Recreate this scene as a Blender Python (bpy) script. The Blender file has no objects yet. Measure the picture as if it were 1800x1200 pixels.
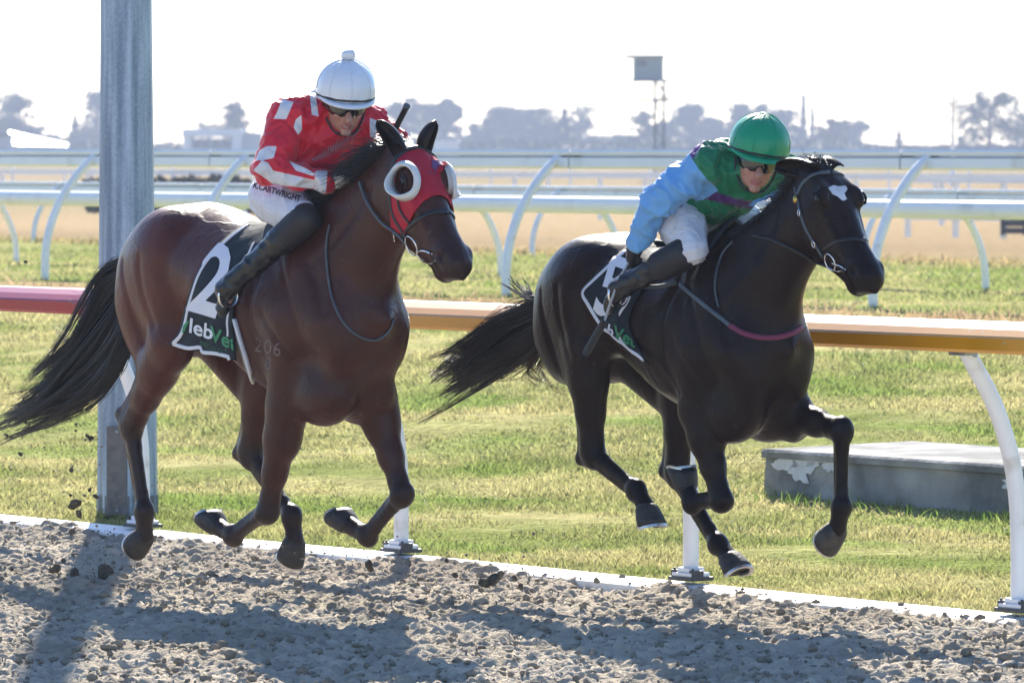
# Two racehorses galloping on a dirt track, backlit winter sun.
import bpy, math, random
import numpy as np
from mathutils import Vector, Matrix
from mathutils.bvhtree import BVHTree

rng = np.random.default_rng(11)
random.seed(11)
SC = bpy.context.scene
COL = SC.collection

# ------------------------------------------------------------------ camera
CAM_H = 1.95
FPX = 10000.0                      # focal length in pixels of the 1800 px wide photograph
PITCH = math.atan2(336.0, FPX)     # horizon lies 336 px above the centre
cam_d = bpy.data.cameras.new('camera')
cam = bpy.data.objects.new('camera', cam_d)
COL.objects.link(cam)
cam.location = (0, 0, CAM_H)
cam.rotation_euler = (math.pi / 2 - PITCH, 0, 0)
cam_d.sensor_width = 36.0
cam_d.lens = 36.0 * FPX / 1800.0
cam_d.clip_start = 0.5
cam_d.clip_end = 6000
cam_d.dof.use_dof = True
cam_d.dof.focus_distance = 24.3
cam_d.dof.aperture_fstop = 9.0
SC.camera = cam

# ------------------------------------------------------------------ sky, sun, exposure
SUN_EL, SUN_AZ = math.radians(33), math.radians(-2.0)      # azimuth from +Y, positive to the right
world = bpy.data.worlds.new('World')
SC.world = world
world.use_nodes = True
wn = world.node_tree
bg = wn.nodes['Background']
sky = wn.nodes.new('ShaderNodeTexSky')
sky.sky_type = 'NISHITA'
sky.sun_disc = False
sky.sun_elevation = SUN_EL
sky.sun_rotation = SUN_AZ
sky.altitude = 10
sky.air_density = 1.0
sky.dust_density = 0.5
sky.ozone_density = 7.0
wn.links.new(sky.outputs[0], bg.inputs[0])
bg.inputs[1].default_value = 0.092
sun_d = bpy.data.lights.new('sun', 'SUN')
sun_d.energy = 5.0
sun_d.angle = math.radians(0.53)
sun_d.color = (1.0, 0.93, 0.82)
sun = bpy.data.objects.new('sun', sun_d)
COL.objects.link(sun)
sv = Vector((math.sin(SUN_AZ) * math.cos(SUN_EL), math.cos(SUN_AZ) * math.cos(SUN_EL), math.sin(SUN_EL)))
sun.rotation_euler = sv.to_track_quat('Z', 'Y').to_euler()
sun.location = sv * 60
SC.view_settings.view_transform = 'Standard'
SC.view_settings.look = 'None'
SC.view_settings.gamma = 1.0
SC.view_settings.exposure = 1.5
SC.cycles.max_bounces = 3
SC.cycles.diffuse_bounces = 2
SC.cycles.glossy_bounces = 2
SC.cycles.transmission_bounces = 2
SC.cycles.volume_bounces = 0
SC.cycles.adaptive_threshold = 0.02
SC.cycles.transparent_max_bounces = 8

# ------------------------------------------------------------------ helpers
_c, _s = math.cos(PITCH), math.sin(PITCH)
CAMP = np.array([0, 0, CAM_H])


def ray(px, py):
    u = (px - 900) / FPX
    v = (600 - py) / FPX
    return np.array([u, _c + v * _s, -_s + v * _c])


def at(px, py, z=None, Y=None):
    """World point on the ray of a photo pixel, at height z or depth Y."""
    r = ray(px, py)
    t = (z - CAM_H) / r[2] if z is not None else Y / r[1]
    return CAMP + r * t


class Frame:
    """A horse's own frame: x forward, y left, z up, origin on the ground."""
    def __init__(S, G, deg):
        a = math.radians(deg)
        S.G = np.array([G[0], G[1], 0.0])
        S.d = np.array([math.sin(a), -math.cos(a), 0.0])
        S.l = np.array([math.cos(a), math.sin(a), 0.0])
        S.z = np.array([0, 0, 1.0])
        S.rot = math.atan2(S.d[1], S.d[0])
        S.cam = S.loc(CAMP)
    def loc(S, p):
        q = np.asarray(p) - S.G
        return np.stack([q @ S.d, q @ S.l, q @ S.z], -1)
    def wor(S, p):
        p = np.asarray(p)
        return S.G + p[..., 0:1] * S.d + p[..., 1:2] * S.l + p[..., 2:3] * S.z
    def J(S, px, py, lat):
        r = ray(px, py)
        t = ((S.G - CAMP) @ S.l + lat) / (r @ S.l)
        return S.loc(CAMP + t * r)
    def rayl(S, px, py):
        r = ray(px, py)
        return np.array([r @ S.d, r @ S.l, r[2]])
    def px(S, P):
        p = S.wor(P) - CAMP
        f = p[..., 1] * _c - p[..., 2] * _s
        u = p[..., 1] * _s + p[..., 2] * _c
        return 900 + FPX * p[..., 0] / f, 600 - FPX * u / f


def tag(o, label=None, cat=None, group=None, kind=None):
    if label: o['label'] = label
    if cat: o['category'] = cat
    if group: o['group'] = group
    if kind: o['kind'] = kind
    return o


def empty(name, loc=(0, 0, 0), rz=0.0):
    o = bpy.data.objects.new(name, None)
    o.empty_display_size = 0.2
    o.location = loc
    o.rotation_euler = (0, 0, rz)
    COL.objects.link(o)
    return o


def mesh_data(name, V, Fs, mat=None, smooth=True, col=None):
    V = np.asarray(V, np.float32).reshape(-1, 3)
    me = bpy.data.meshes.new(name)
    if isinstance(Fs, np.ndarray):
        n, k = Fs.shape
        me.vertices.add(len(V)); me.vertices.foreach_set('co', V.ravel())
        me.loops.add(n * k); me.loops.foreach_set('vertex_index', Fs.astype(np.int32).ravel())
        me.polygons.add(n)
        me.polygons.foreach_set('loop_start', (np.arange(n) * k).astype(np.int32))
        me.polygons.foreach_set('loop_total', np.full(n, k, np.int32))
        me.update(calc_edges=True)
        me.validate()
    else:
        me.from_pydata([tuple(map(float, v)) for v in V], [], [tuple(map(int, f)) for f in Fs])
        me.update()
    if smooth:
        me.polygons.foreach_set('use_smooth', np.ones(len(me.polygons), bool))
    if col is not None:
        c = np.ones((len(V), 4), np.float32)
        c[:, :3] = col
        a = me.attributes.new('Col', 'FLOAT_COLOR', 'POINT')
        a.data.foreach_set('color', c.ravel())
    if mat is not None:
        me.materials.append(mat)
    return me


def mesh_obj(name, V, Fs, mat=None, parent=None, smooth=True, col=None):
    o = bpy.data.objects.new(name, mesh_data(name, V, Fs, mat, smooth, col))
    COL.objects.link(o)
    if parent is not None:
        o.parent = parent
    return o


class MB:
    """Collects faces of simple shapes into one mesh."""
    def __init__(S):
        S.V = []; S.F = []
    def add(S, V, Fs):
        b = len(S.V)
        S.V += [tuple(map(float, v)) for v in V]
        S.F += [tuple(int(i) + b for i in f) for f in Fs]
        return S
    def box(S, c, h, R=None):
        v = np.array([[x, y, z] for x in (-1, 1) for y in (-1, 1) for z in (-1, 1)], float) * np.asarray(h)
        if R is not None:
            v = v @ np.asarray(R).T
        return S.add(v + np.asarray(c), [(0, 1, 3, 2), (4, 6, 7, 5), (0, 4, 5, 1), (2, 3, 7, 6), (0, 2, 6, 4), (1, 5, 7, 3)])
    def tube(S, P, R, n=8, cap=True):
        P = np.asarray(P, float)
        R = np.full(len(P), R) if np.isscalar(R) else np.asarray(R, float)
        T = np.gradient(P, axis=0)
        T /= np.linalg.norm(T, axis=1)[:, None] + 1e-12
        ref = np.array([0, 0, 1.0]) if abs(T[0][2]) < .9 else np.array([1.0, 0, 0])
        V = []
        for p, t, r in zip(P, T, R):
            a = np.cross(t, ref)
            if np.linalg.norm(a) < 1e-6: a = np.cross(t, [0, 1, 0])
            a /= np.linalg.norm(a)
            b = np.cross(t, a)
            ref = -b if np.dot(-b, ref) > 0 else b
            b = np.cross(t, a)
            for i in range(n):
                w = 2 * math.pi * i / n
                V.append(p + r * (math.cos(w) * a + math.sin(w) * b))
        Fs = []
        for k in range(len(P) - 1):
            for i in range(n):
                j = (i + 1) % n
                Fs.append((k * n + i, k * n + j, (k + 1) * n + j, (k + 1) * n + i))
        if cap:
            Fs.append(tuple(range(n))); Fs.append(tuple(range((len(P) - 1) * n, len(P) * n))[::-1])
        return S.add(V, Fs)
    def sweep(S, P, side, up, prof, cap=True):
        """Extrude a closed 2-D profile (a along side, b along up) through the points P."""
        n = len(prof)
        V = [np.asarray(p) + a * np.asarray(side) + b * np.asarray(up) for p in P for a, b in prof]
        Fs = [(k * n + i, k * n + (i + 1) % n, (k + 1) * n + (i + 1) % n, (k + 1) * n + i) for k in range(len(P) - 1) for i in range(n)]
        if cap:
            Fs.append(tuple(range(n))[::-1]); Fs.append(tuple(range((len(P) - 1) * n, len(P) * n)))
        return S.add(V, Fs)
    def build(S, name, mat, parent=None, smooth=False):
        return mesh_obj(name, S.V, S.F, mat, parent, smooth)


def bevel(o, w, seg=2):
    m = o.modifiers.new('bevel', 'BEVEL')
    m.width = w; m.segments = seg; m.limit_method = 'ANGLE'
    return o


def spline(P, n):
    """Catmull-Rom through the rows of P, n points."""
    P = np.asarray(P, float)
    Q = np.vstack([2 * P[0] - P[1], P, 2 * P[-1] - P[-2]])
    t = np.linspace(0, len(P) - 1 - 1e-9, n)
    i = t.astype(int); u = (t - i)[:, None]
    a, b, c, d = Q[i], Q[i + 1], Q[i + 2], Q[i + 3]
    return .5 * (2 * b + (c - a) * u + (2 * a - 5 * b + 4 * c - d) * u ** 2 + (3 * b - a - 3 * c + d) * u ** 3)


def hermite(xs, ys):
    xs = np.asarray(xs, float); ys = np.asarray(ys, float)
    m = np.gradient(ys, xs)
    def f(x):
        x = np.clip(x, xs[0], xs[-1])
        i = np.clip(np.searchsorted(xs, x) - 1, 0, len(xs) - 2)
        h = xs[i + 1] - xs[i]; t = (x - xs[i]) / h
        return ((2 * t ** 3 - 3 * t ** 2 + 1) * ys[i] + (t ** 3 - 2 * t ** 2 + t) * h * m[i]
                + (-2 * t ** 3 + 3 * t ** 2) * ys[i + 1] + (t ** 3 - t ** 2) * h * m[i + 1])
    return f


def sdpoly(x, y, poly):
    """Signed distance to a polygon outline, positive inside."""
    x = np.asarray(x, float); y = np.asarray(y, float)
    d = np.full(x.shape, 1e9)
    n = len(poly)
    for i in range(n):
        a = np.array(poly[i], float); b = np.array(poly[(i + 1) % n], float); e = b - a
        t = np.clip(((x - a[0]) * e[0] + (y - a[1]) * e[1]) / (e @ e + 1e-9), 0, 1)
        d = np.minimum(d, np.hypot(x - a[0] - t * e[0], y - a[1] - t * e[1]))
    return np.where(inpoly(x, y, poly), d, -d)


def set_mask(o, mask, col2):
    me = o.data; n = len(me.vertices)
    me.attributes.new('Mask', 'FLOAT', 'POINT').data.foreach_set('value', np.clip(mask, -8, 8).astype(np.float32))
    c = np.ones((n, 4), np.float32); c[:, :3] = col2
    me.attributes.new('Col2', 'FLOAT_COLOR', 'POINT').data.foreach_set('color', c.ravel())


def inpoly(x, y, poly):
    x = np.asarray(x); y = np.asarray(y)
    r = np.zeros(x.shape, bool)
    n = len(poly)
    for i in range(n):
        x0, y0 = poly[i]; x1, y1 = poly[(i + 1) % n]
        c = ((y0 > y) != (y1 > y)) & (x < (x1 - x0) * (y - y0) / (y1 - y0 + 1e-12) + x0)
        r ^= c
    return r


_PT = rng.random((512, 512)).astype(np.float32)
def vnoise(x, y):
    """Smooth value noise, 0..1."""
    xi = np.floor(x).astype(int); yi = np.floor(y).astype(int)
    u = x - xi; v = y - yi
    u = u * u * (3 - 2 * u); v = v * v * (3 - 2 * v)
    g = lambda a, b: _PT[a & 511, b & 511]
    return (g(xi, yi) * (1 - u) + g(xi + 1, yi) * u) * (1 - v) + (g(xi, yi + 1) * (1 - u) + g(xi + 1, yi + 1) * u) * v


# ------------------------------------------------------------------ materials
def mat(name, color=(.5, .5, .5), rough=.6, metal=0.0, spec=.5, vcol=False, var=0.12, scale=8.0, bump=0.0, bscale=40.0,
        color2=None, c2scale=3.0, c2lo=.45, c2hi=.6, sheen=0.0, coat=0.0, coat_r=.1, trans=0.0, subs=0.0, stretch=None, bdist=.01, mask=False, bump2=None, veins=None):
    m = bpy.data.materials.new(name)
    m.use_nodes = True
    nt = m.node_tree; N = nt.nodes; L = nt.links
    b = N['Principled BSDF']
    b.inputs['Roughness'].default_value = rough
    b.inputs['Metallic'].default_value = metal
    b.inputs['Specular IOR Level'].default_value = spec
    b.inputs['Sheen Weight'].default_value = sheen
    b.inputs['Coat Weight'].default_value = coat
    b.inputs['Coat Roughness'].default_value = coat_r
    if subs:
        b.inputs['Subsurface Weight'].default_value = subs
        b.inputs['Subsurface Radius'].default_value = (.02, .008, .004)
    tc = N.new('ShaderNodeTexCoord')
    vec = tc.outputs['Object']
    if stretch:
        mp = N.new('ShaderNodeMapping'); mp.inputs['Scale'].default_value = stretch
        L.new(vec, mp.inputs[0]); vec = mp.outputs[0]
    def noise(sc, det=4):
        n = N.new('ShaderNodeTexNoise'); n.inputs['Scale'].default_value = sc; n.inputs['Detail'].default_value = det
        L.new(vec, n.inputs['Vector']); return n.outputs['Fac']
    if vcol:
        at_ = N.new('ShaderNodeAttribute'); at_.attribute_name = 'Col'; base = at_.outputs['Color']
        if mask:      # a second dye laid over the first with a clean edge
            a2 = N.new('ShaderNodeAttribute'); a2.attribute_name = 'Col2'
            a3 = N.new('ShaderNodeAttribute'); a3.attribute_name = 'Mask'
            r = N.new('ShaderNodeMapRange'); r.inputs[1].default_value = -.6; r.inputs[2].default_value = .6; L.new(a3.outputs['Fac'], r.inputs[0])
            mx = N.new('ShaderNodeMix'); mx.data_type = 'RGBA'; L.new(r.outputs[0], mx.inputs[0]); L.new(base, mx.inputs[6]); L.new(a2.outputs['Color'], mx.inputs[7]); base = mx.outputs[2]
    else:
        rgb = N.new('ShaderNodeRGB'); rgb.outputs[0].default_value = (*color, 1); base = rgb.outputs[0]
    if color2 is not None:
        r = N.new('ShaderNodeMapRange'); r.inputs[1].default_value = c2lo; r.inputs[2].default_value = c2hi
        L.new(noise(c2scale, 6), r.inputs[0])
        mx = N.new('ShaderNodeMix'); mx.data_type = 'RGBA'
        L.new(r.outputs[0], mx.inputs[0]); L.new(base, mx.inputs[6]); mx.inputs[7].default_value = (*color2, 1)
        base = mx.outputs[2]
    if var:
        r = N.new('ShaderNodeMapRange'); r.inputs[1].default_value = .25; r.inputs[2].default_value = .75
        r.inputs[3].default_value = 1 - var; r.inputs[4].default_value = 1 + var
        L.new(noise(scale), r.inputs[0])
        mx = N.new('ShaderNodeVectorMath'); mx.operation = 'SCALE'
        L.new(base, mx.inputs[0]); L.new(r.outputs[0], mx.inputs['Scale'])
        base = mx.outputs[0]
    L.new(base, b.inputs['Base Color'])
    if bump:
        bp = N.new('ShaderNodeBump'); bp.inputs['Strength'].default_value = bump; bp.inputs['Distance'].default_value = bdist
        L.new(noise(bscale, 5), bp.inputs['Height']); L.new(bp.outputs[0], b.inputs['Normal'])
        if veins:
            nz = N.new('ShaderNodeTexNoise'); nz.inputs['Scale'].default_value = veins[1]; nz.inputs['Detail'].default_value = 2.5; L.new(vec, nz.inputs['Vector'])
            m1 = N.new('ShaderNodeMath'); m1.operation = 'MULTIPLY_ADD'; m1.inputs[1].default_value = 2; m1.inputs[2].default_value = -1; L.new(nz.outputs['Fac'], m1.inputs[0])
            m2 = N.new('ShaderNodeMath'); m2.operation = 'ABSOLUTE'; L.new(m1.outputs[0], m2.inputs[0])
            mr = N.new('ShaderNodeMapRange'); mr.interpolation_type = 'SMOOTHSTEP'; mr.inputs[1].default_value = .0; mr.inputs[2].default_value = .055; mr.inputs[3].default_value = 1; mr.inputs[4].default_value = 0
            L.new(m2.outputs[0], mr.inputs[0])
            b3 = N.new('ShaderNodeBump'); b3.inputs['Strength'].default_value = veins[0]; b3.inputs['Distance'].default_value = .006
            L.new(mr.outputs[0], b3.inputs['Height']); L.new(b3.outputs[0], bp.inputs['Normal'])
        if bump2:
            b2 = N.new('ShaderNodeBump'); b2.inputs['Strength'].default_value = bump2[0]; b2.inputs['Distance'].default_value = bump2[2]
            L.new(noise(bump2[1], 3), b2.inputs['Height']); L.new(b2.outputs[0], (b3 if veins else bp).inputs['Normal'])
    if trans:
        out = N['Material Output']
        tr = N.new('ShaderNodeBsdfTranslucent'); L.new(base, tr.inputs[0])
        ms = N.new('ShaderNodeMixShader'); ms.inputs[0].default_value = trans
        L.new(b.outputs[0], ms.inputs[1]); L.new(tr.outputs[0], ms.inputs[2]); L.new(ms.outputs[0], out.inputs[0])
    return m


# track axes on the ground: D along the run (towards the camera and right), NV across it, away from the camera
D = np.array([0.6, -0.8, 0.0]); NV = np.array([0.8, 0.6, 0.0]); UP = np.array([0, 0, 1.0])
def un(u, n, z=0.0):
    return u * D + n * NV + z * UP
N_KERB = 15.72
# ================================================================== SETTING
_hz = hermite([-200, 15.75, 16.5, 18.6, 22.0, 26.0, 29.0, 44.0, 60.0, 300.0, 3000.0],
              [0, 0, .015, .06, .34, .57, .65, .65, .02, 0, 0])
def ground_z(n):
    return _hz(np.asarray(n, float))

def u_at(px, n, z):
    """Station along the track where the line (n, z) crosses the photo column px."""
    k = (px - 900) / FPX
    # X = .6u+.8n ; Y = -.8u+.6n
    return (k * .6 * n - .8 * n) / (.6 + .8 * k)

# ---- turf: one sheet reaching the horizon
def sheet(name, us, ns, zf, m, kind='structure', col=None):
    U, Nn = np.meshgrid(us, ns, indexing='ij')
    P = U[..., None] * D + Nn[..., None] * NV
    P[..., 2] = zf(U, Nn)
    a, b = U.shape
    i = np.arange(a - 1)[:, None] * b + np.arange(b - 1)[None, :]
    Fs = np.stack([i, i + b, i + b + 1, i + 1], -1).reshape(-1, 4)
    o = mesh_obj(name, P.reshape(-1, 3), Fs, m)
    tag(o, kind=kind)
    return o

def turf_col(u, n):
    """Pigment of the turf: green, straw-dry and tan patches."""
    p, q = u * .83 + n * .56, n * .83 - u * .56
    a = vnoise(p * .6 + 3, q * 1.0 + 7) * .38 + vnoise(u * 1.9 + 13, n * 2.7) * .30 + vnoise(p * 5.1 + 31, q * 6.3 + 11) * .20 + vnoise(u * 13 + 5, n * 15 + 1) * .12
    t = np.clip((a - .33) * 3.0, 0, 1)
    green = np.array([.205, .235, .075]); straw = np.array([.40, .36, .17])
    c = green * (1 - t)[..., None] + straw * t[..., None]
    lush = np.clip((vnoise(u * .8 + 50, n * 2.0 + 5) - .58) * 5, 0, 1)
    c = c * (1 - lush[..., None] * .6) + np.array([.17, .25, .055]) * lush[..., None] * .6
    far = np.clip((n - 41 - 2 * (vnoise(u * .3, n * .2) - .5)) / 4.0, 0, 1) * .95
    grn = np.clip((vnoise(u * .22 + 70, n * .6 + 4) - .45) * 3, 0, 1)[..., None]
    tan = (np.array([.35, .25, .135]) * (1 - .5 * grn) + np.array([.20, .21, .08]) * .5 * grn) * (.72 + .5 * vnoise(u * .35 + 9, n * 1.2) + .25 * (vnoise(u * 1.1, n * 3.1) - .5))[..., None]
    c = c * (1 - far[..., None]) + tan * far[..., None]
    strip = np.exp(-((n - 29.3 + .5 * (vnoise(u * 1.3, n * .5) - .5)) / .45) ** 2) * .85
    c = c * (1 - strip[..., None]) + np.array([.40, .27, .17]) * strip[..., None]
    return c

def turf_material():
    m = mat('turf', vcol=True, rough=1.0, var=.25, scale=3.0, bump=.9, bscale=14, spec=.0, bdist=.08)
    return m
M_TURF = turf_material()
us = np.concatenate([np.linspace(-2500, -130, 30), np.linspace(-125, -8, 240), np.linspace(-5, 1500, 20)])
ns = np.concatenate([[-1500, -300, -60, 0, 8, 14], np.linspace(15.7, 46, 130), np.linspace(47, 110, 60), np.linspace(125, 3500, 40)])
g = sheet('ground', us, ns, lambda u, n: ground_z(n) - .03 + .05 * (vnoise(u * .9, n * .9) - .5) * np.clip((n - 16.2), 0, 1), M_TURF)
gv = np.empty(len(g.data.vertices) * 3, np.float32); g.data.vertices.foreach_get('co', gv); gv = gv.reshape(-1, 3)
gc = turf_col(gv @ D, gv @ NV)
a_ = g.data.attributes.new('Col', 'FLOAT_COLOR', 'POINT')
a_.data.foreach_set('color', np.hstack([gc, np.ones((len(gc), 1))]).astype(np.float32).ravel())

# ---- dirt track: coarse sheet, fine lumpy sheet where the photograph looks
M_DIRT = mat('track_dirt', (.43, .375, .295), rough=1.0, var=.28, scale=9, bump=.6, bscale=90, spec=.0, color2=(.34, .295, .23), c2scale=1.2, bdist=.02)
sheet('track', np.linspace(-160, 60, 90), np.linspace(-6, 15.74, 30), lambda u, n: 0 * u - .022, M_DIRT)
def dirt_h(u, n):
    sm = lambda x, a, b: (lambda t: t * t * (3 - 2 * t))(np.clip((x - a) / (b - a), 0, 1))
    z = .036 * (vnoise(u * 1.5, n * 2.0) - .5) + .020 * (vnoise(u * 4.1 + 7, n * 4.7) - .5)
    z += .013 * sm(vnoise(u * 11 + 5, n * 12 + 3), .55, .85)
    z += .017 * sm(vnoise(u * 26 + 15, n * 28 + 8), .48, .78)
    z += .011 * sm(vnoise(u * 41 + 1, n * 43 + 4), .4, .72)
    z += .026 * sm(n, 15.36, 15.56) * sm(vnoise(u * 2.6 + 3, n * 2), .35, .8)
    return z - .012
sheet('track_shoulder', np.arange(-40, -3, .085), np.arange(5.0, 15.56, .085), lambda u, n: dirt_h(u, n) * 1.0 - .020, M_DIRT)
us = np.arange(-26.5, -12.0, .0124); ns = np.arange(9.6, 15.62, .0124)
U, Nn = np.meshgrid(us, ns, indexing='ij')
P = U[..., None] * D + Nn[..., None] * NV
P[..., 2] = dirt_h(U, Nn)
a, b = U.shape
vis = (np.abs(P[..., 0]) < .092 * P[..., 1] + .7) & (P[..., 1] > 19.3)
i = np.arange(a - 1)[:, None] * b + np.arange(b - 1)[None, :]
keep = vis[:-1, :-1]
Fs = np.stack([i, i + b, i + b + 1, i + 1], -1)[keep]
used = np.unique(Fs); remap = np.full(a * b, -1); remap[used] = np.arange(len(used))
o = mesh_obj('track_surface', P.reshape(-1, 3)[used], remap[Fs], M_DIRT)
tag(o, kind='structure')

# unit clod shapes
def ico():
    t = (1 + 5 ** .5) / 2
    v = np.array([(-1, t, 0), (1, t, 0), (-1, -t, 0), (1, -t, 0), (0, -1, t), (0, 1, t), (0, -1, -t), (0, 1, -t), (t, 0, -1), (t, 0, 1), (-t, 0, -1), (-t, 0, 1)], float)
    f = np.array([(0, 11, 5), (0, 5, 1), (0, 1, 7), (0, 7, 10), (0, 10, 11), (1, 5, 9), (5, 11, 4), (11, 10, 2), (10, 7, 6), (7, 1, 8),
                  (3, 9, 4), (3, 4, 2), (3, 2, 6), (3, 6, 8), (3, 8, 9), (4, 9, 5), (2, 4, 11), (6, 2, 10), (8, 6, 7), (9, 8, 1)])
    return v / np.linalg.norm(v[0]), f
ICO_V, ICO_F = ico()
def sub_ico(k=1):
    V, Fs = ICO_V, ICO_F
    for _ in range(k):
        V = list(map(tuple, V)); c = {}; out = []
        def mid(a, b):
            q = (min(a, b), max(a, b))
            if q not in c:
                m_ = np.array(V[a]) + np.array(V[b]); V.append(tuple(m_ / np.linalg.norm(m_))); c[q] = len(V) - 1
            return c[q]
        for a, b, d in Fs:
            x, y, z = mid(a, b), mid(b, d), mid(d, a)
            out += [(a, x, z), (b, y, x), (d, z, y), (x, y, z)]
        V, Fs = np.array(V), np.array(out)
    return V, Fs
ICO1_V, ICO1_F = sub_ico(1)

nC = 25000
Y = 1 / rng.uniform(1 / 33.0, 1 / 18.0, nC); X = rng.uniform(-1, 1, nC) * (.092 * Y + 1.6)
n_ = X * .8 + Y * .6; u_ = X * .6 - Y * .8
ok = ((n_ < 15.53) | ((n_ < 15.72) & (rng.random(nC) < .35))) & (n_ > 9.6); X, Y, n_, u_ = X[ok], Y[ok], n_[ok], u_[ok]
r_ = .004 + .016 * rng.random(len(X)) ** 4
J_ = ICO_V[None] * (1 + .8 * (rng.random((len(X), 12, 1)) - .5)) * r_[:, None, None] * rng.uniform(.6, 1.5, (len(X), 1, 3)) * np.array([1, 1, .75])
J_ += np.stack([X, Y, np.where(n_ < 15.5, dirt_h(u_, n_), .028) + r_ * .35], -1)[:, None]
Fs = (ICO_F[None] + (np.arange(len(X)) * 12)[:, None, None]).reshape(-1, 3)
M_CLOD = mat('dirt_clod', (.235, .205, .16), rough=1.0, var=.3, scale=20, bump=.6, bscale=120, spec=.0)  # darker than the track dirt: shaded fronts of the crumbs put into the colour
tag(mesh_obj('dirt_clods', J_.reshape(-1, 3), Fs, M_CLOD, smooth=True), 'grey dirt clods strewn over the racing track', 'dirt', kind='stuff')

# ---- short turf blades (uncountable)
def blades(name, count, nlo, nhi, hlo, hhi, label, wid=.0045, colf=None, mask=None, lean=.7, Ymax=72, M=None, simple=False):
    V = []; C = []
    Y = 1 / rng.uniform(1 / Ymax, 1 / 24.0, count * 2)
    X = rng.uniform(-1, 1, len(Y)) * (.092 * Y + .7)
    n_ = X * .8 + Y * .6; u_ = X * .6 - Y * .8
    k = (n_ > nlo) & (n_ < nhi)
    if mask is not None: k &= mask(u_, n_)
    X, Y, n_, u_ = X[k][:count], Y[k][:count], n_[k][:count], u_[k][:count]
    m_ = len(X)
    tuft = .55 + .9 * vnoise(u_ * 2.2 + 9, n_ * 2.6 + 2) * vnoise(u_ * 7, n_ * 7 + 77) * 2
    h = rng.uniform(hlo, hhi, m_) * tuft
    w = wid * rng.uniform(.6, 1.4, m_) * (Y / 30)
    an = rng.uniform(0, 6.283, m_); ca, sa = np.cos(an), np.sin(an)
    z0 = ground_z(n_) - .03
    le = rng.normal(0, lean, (m_, 2)) * h[:, None]
    b0 = np.stack([X - w * ca, Y - w * sa, z0], -1); b1 = np.stack([X + w * ca, Y + w * sa, z0], -1)
    mx_ = np.stack([X + le[:, 0] * .4, Y + le[:, 1] * .4, z0 + h * .65], -1)
    m0 = mx_ - np.stack([w * ca, w * sa, 0 * w], -1) * .7; m1 = mx_ + np.stack([w * ca, w * sa, 0 * w], -1) * .7
    tp = np.stack([X + le[:, 0], Y + le[:, 1], z0 + h], -1)
    kv = 3 if simple else 5
    V = np.stack([b0, b1, tp] if simple else [b0, b1, m1, m0, tp], 1).reshape(-1, 3)
    bI = np.arange(m_)[:, None] * kv
    Fs = bI + np.array([0, 1, 2]) if simple else np.concatenate([bI + np.array([0, 1, 2]), bI + np.array([0, 2, 3]), bI + np.array([3, 2, 4])], 0)
    c = (colf or turf_col)(u_, n_) * rng.uniform(.7, 1.35, (m_, 1))
    o = mesh_obj(name, V, Fs, M or M_BLADE, smooth=False, col=np.repeat(c, kv, 0))
    tag(o, label, 'grass', kind='stuff')
M_BLADE = mat('grass_blade', vcol=True, rough=.6, var=0, trans=.5, spec=.15)
blades('grass', 200000, 15.80, 29.0, .016, .038, 'short mown turf of green and straw blades on the bank', Ymax=58)
blades('grass', 90000, 28.0, 42.0, .02, .055, 'longer green grass under the far white rails', wid=.006, simple=True)
blades('dry_grass', 16000, 28.75, 29.9, .04, .12, 'dry brown straw strip at the foot of the white rail', wid=.0035,
       colf=lambda u, n: np.tile(np.array([.42, .29, .19]), (len(u), 1)), mask=lambda u, n: vnoise(u * 1.1 + 4, n) > .42, lean=.9)

blades('dry_grass', 30000, 41.0, 62.0, .03, .09, 'tan dry grass of the far field behind the white rails', wid=.009, Ymax=105, simple=True)

# ---- white edging board between track and turf
M_WHITE = mat('white_paint', (.78, .78, .77), rough=.5, var=.10, scale=5, color2=(.42, .37, .30), c2scale=5, c2lo=.52, c2hi=.72)
mb = MB()
pu = np.linspace(-60, 10, 60)
mb.sweep([un(u, N_KERB, .012 * (vnoise(np.array(u * .9), np.array(2.)) - .5)) for u in pu], NV, UP, [(-.17, -.05), (.03, -.05), (.03, .032), (.02, .038), (-.15, .030), (-.168, .020)])
tag(mb.build('edging_board', M_WHITE), 'white painted board edging the dirt track along the grass', 'edging')

# ---- foreground running rail: red and amber lengths on white goosenecks
M_RED = mat('red_rail', (.33, .006, .014), rough=.30, coat=.2, spec=.35, coat_r=.12, var=.1, scale=3, color2=(.5, .3, .28), c2scale=25, c2lo=.70, c2hi=.72)
M_AMB = mat('amber_rail', (.66, .29, .010), rough=.26, coat=.35, coat_r=.12, var=.1, scale=3, color2=(.55, .48, .38), c2scale=25, c2lo=.72, c2hi=.74)
M_POST = mat('white_post', (.82, .82, .84), rough=.35, var=.05, scale=4, color2=(.60, .57, .52), c2scale=9, c2lo=.58, c2hi=.78)
M_STEEL = mat('galvanised_steel', (.33, .36, .40), rough=.45, metal=.6, var=.2, scale=12)
M_DARKM = mat('dark_metal', (.05, .05, .055), rough=.5, var=.2)
fence = empty('running_rail', tuple(un(-20, N_KERB)))
tag(fence, 'red and amber running rail on white gooseneck posts beside the dirt track', 'rail')
def inv(o, par):
    o.parent = par; o.matrix_parent_inverse = par.matrix_world.inverted() if False else Matrix.Translation(-Vector(par.location)); return o
RAILN, RAILZ = 15.41, 1.255
prof = [(.04, -.128), (.055, -.118), (.07, -.09), (.07, -.03), (.06, -.006), (.048, .0), (.02, -.006), (-.03, -.030), (-.066, -.056), (-.074, -.066), (-.072, -.114), (-.06, -.127)]
u_split = u_at(440, 15.41, 1.2)
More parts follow.
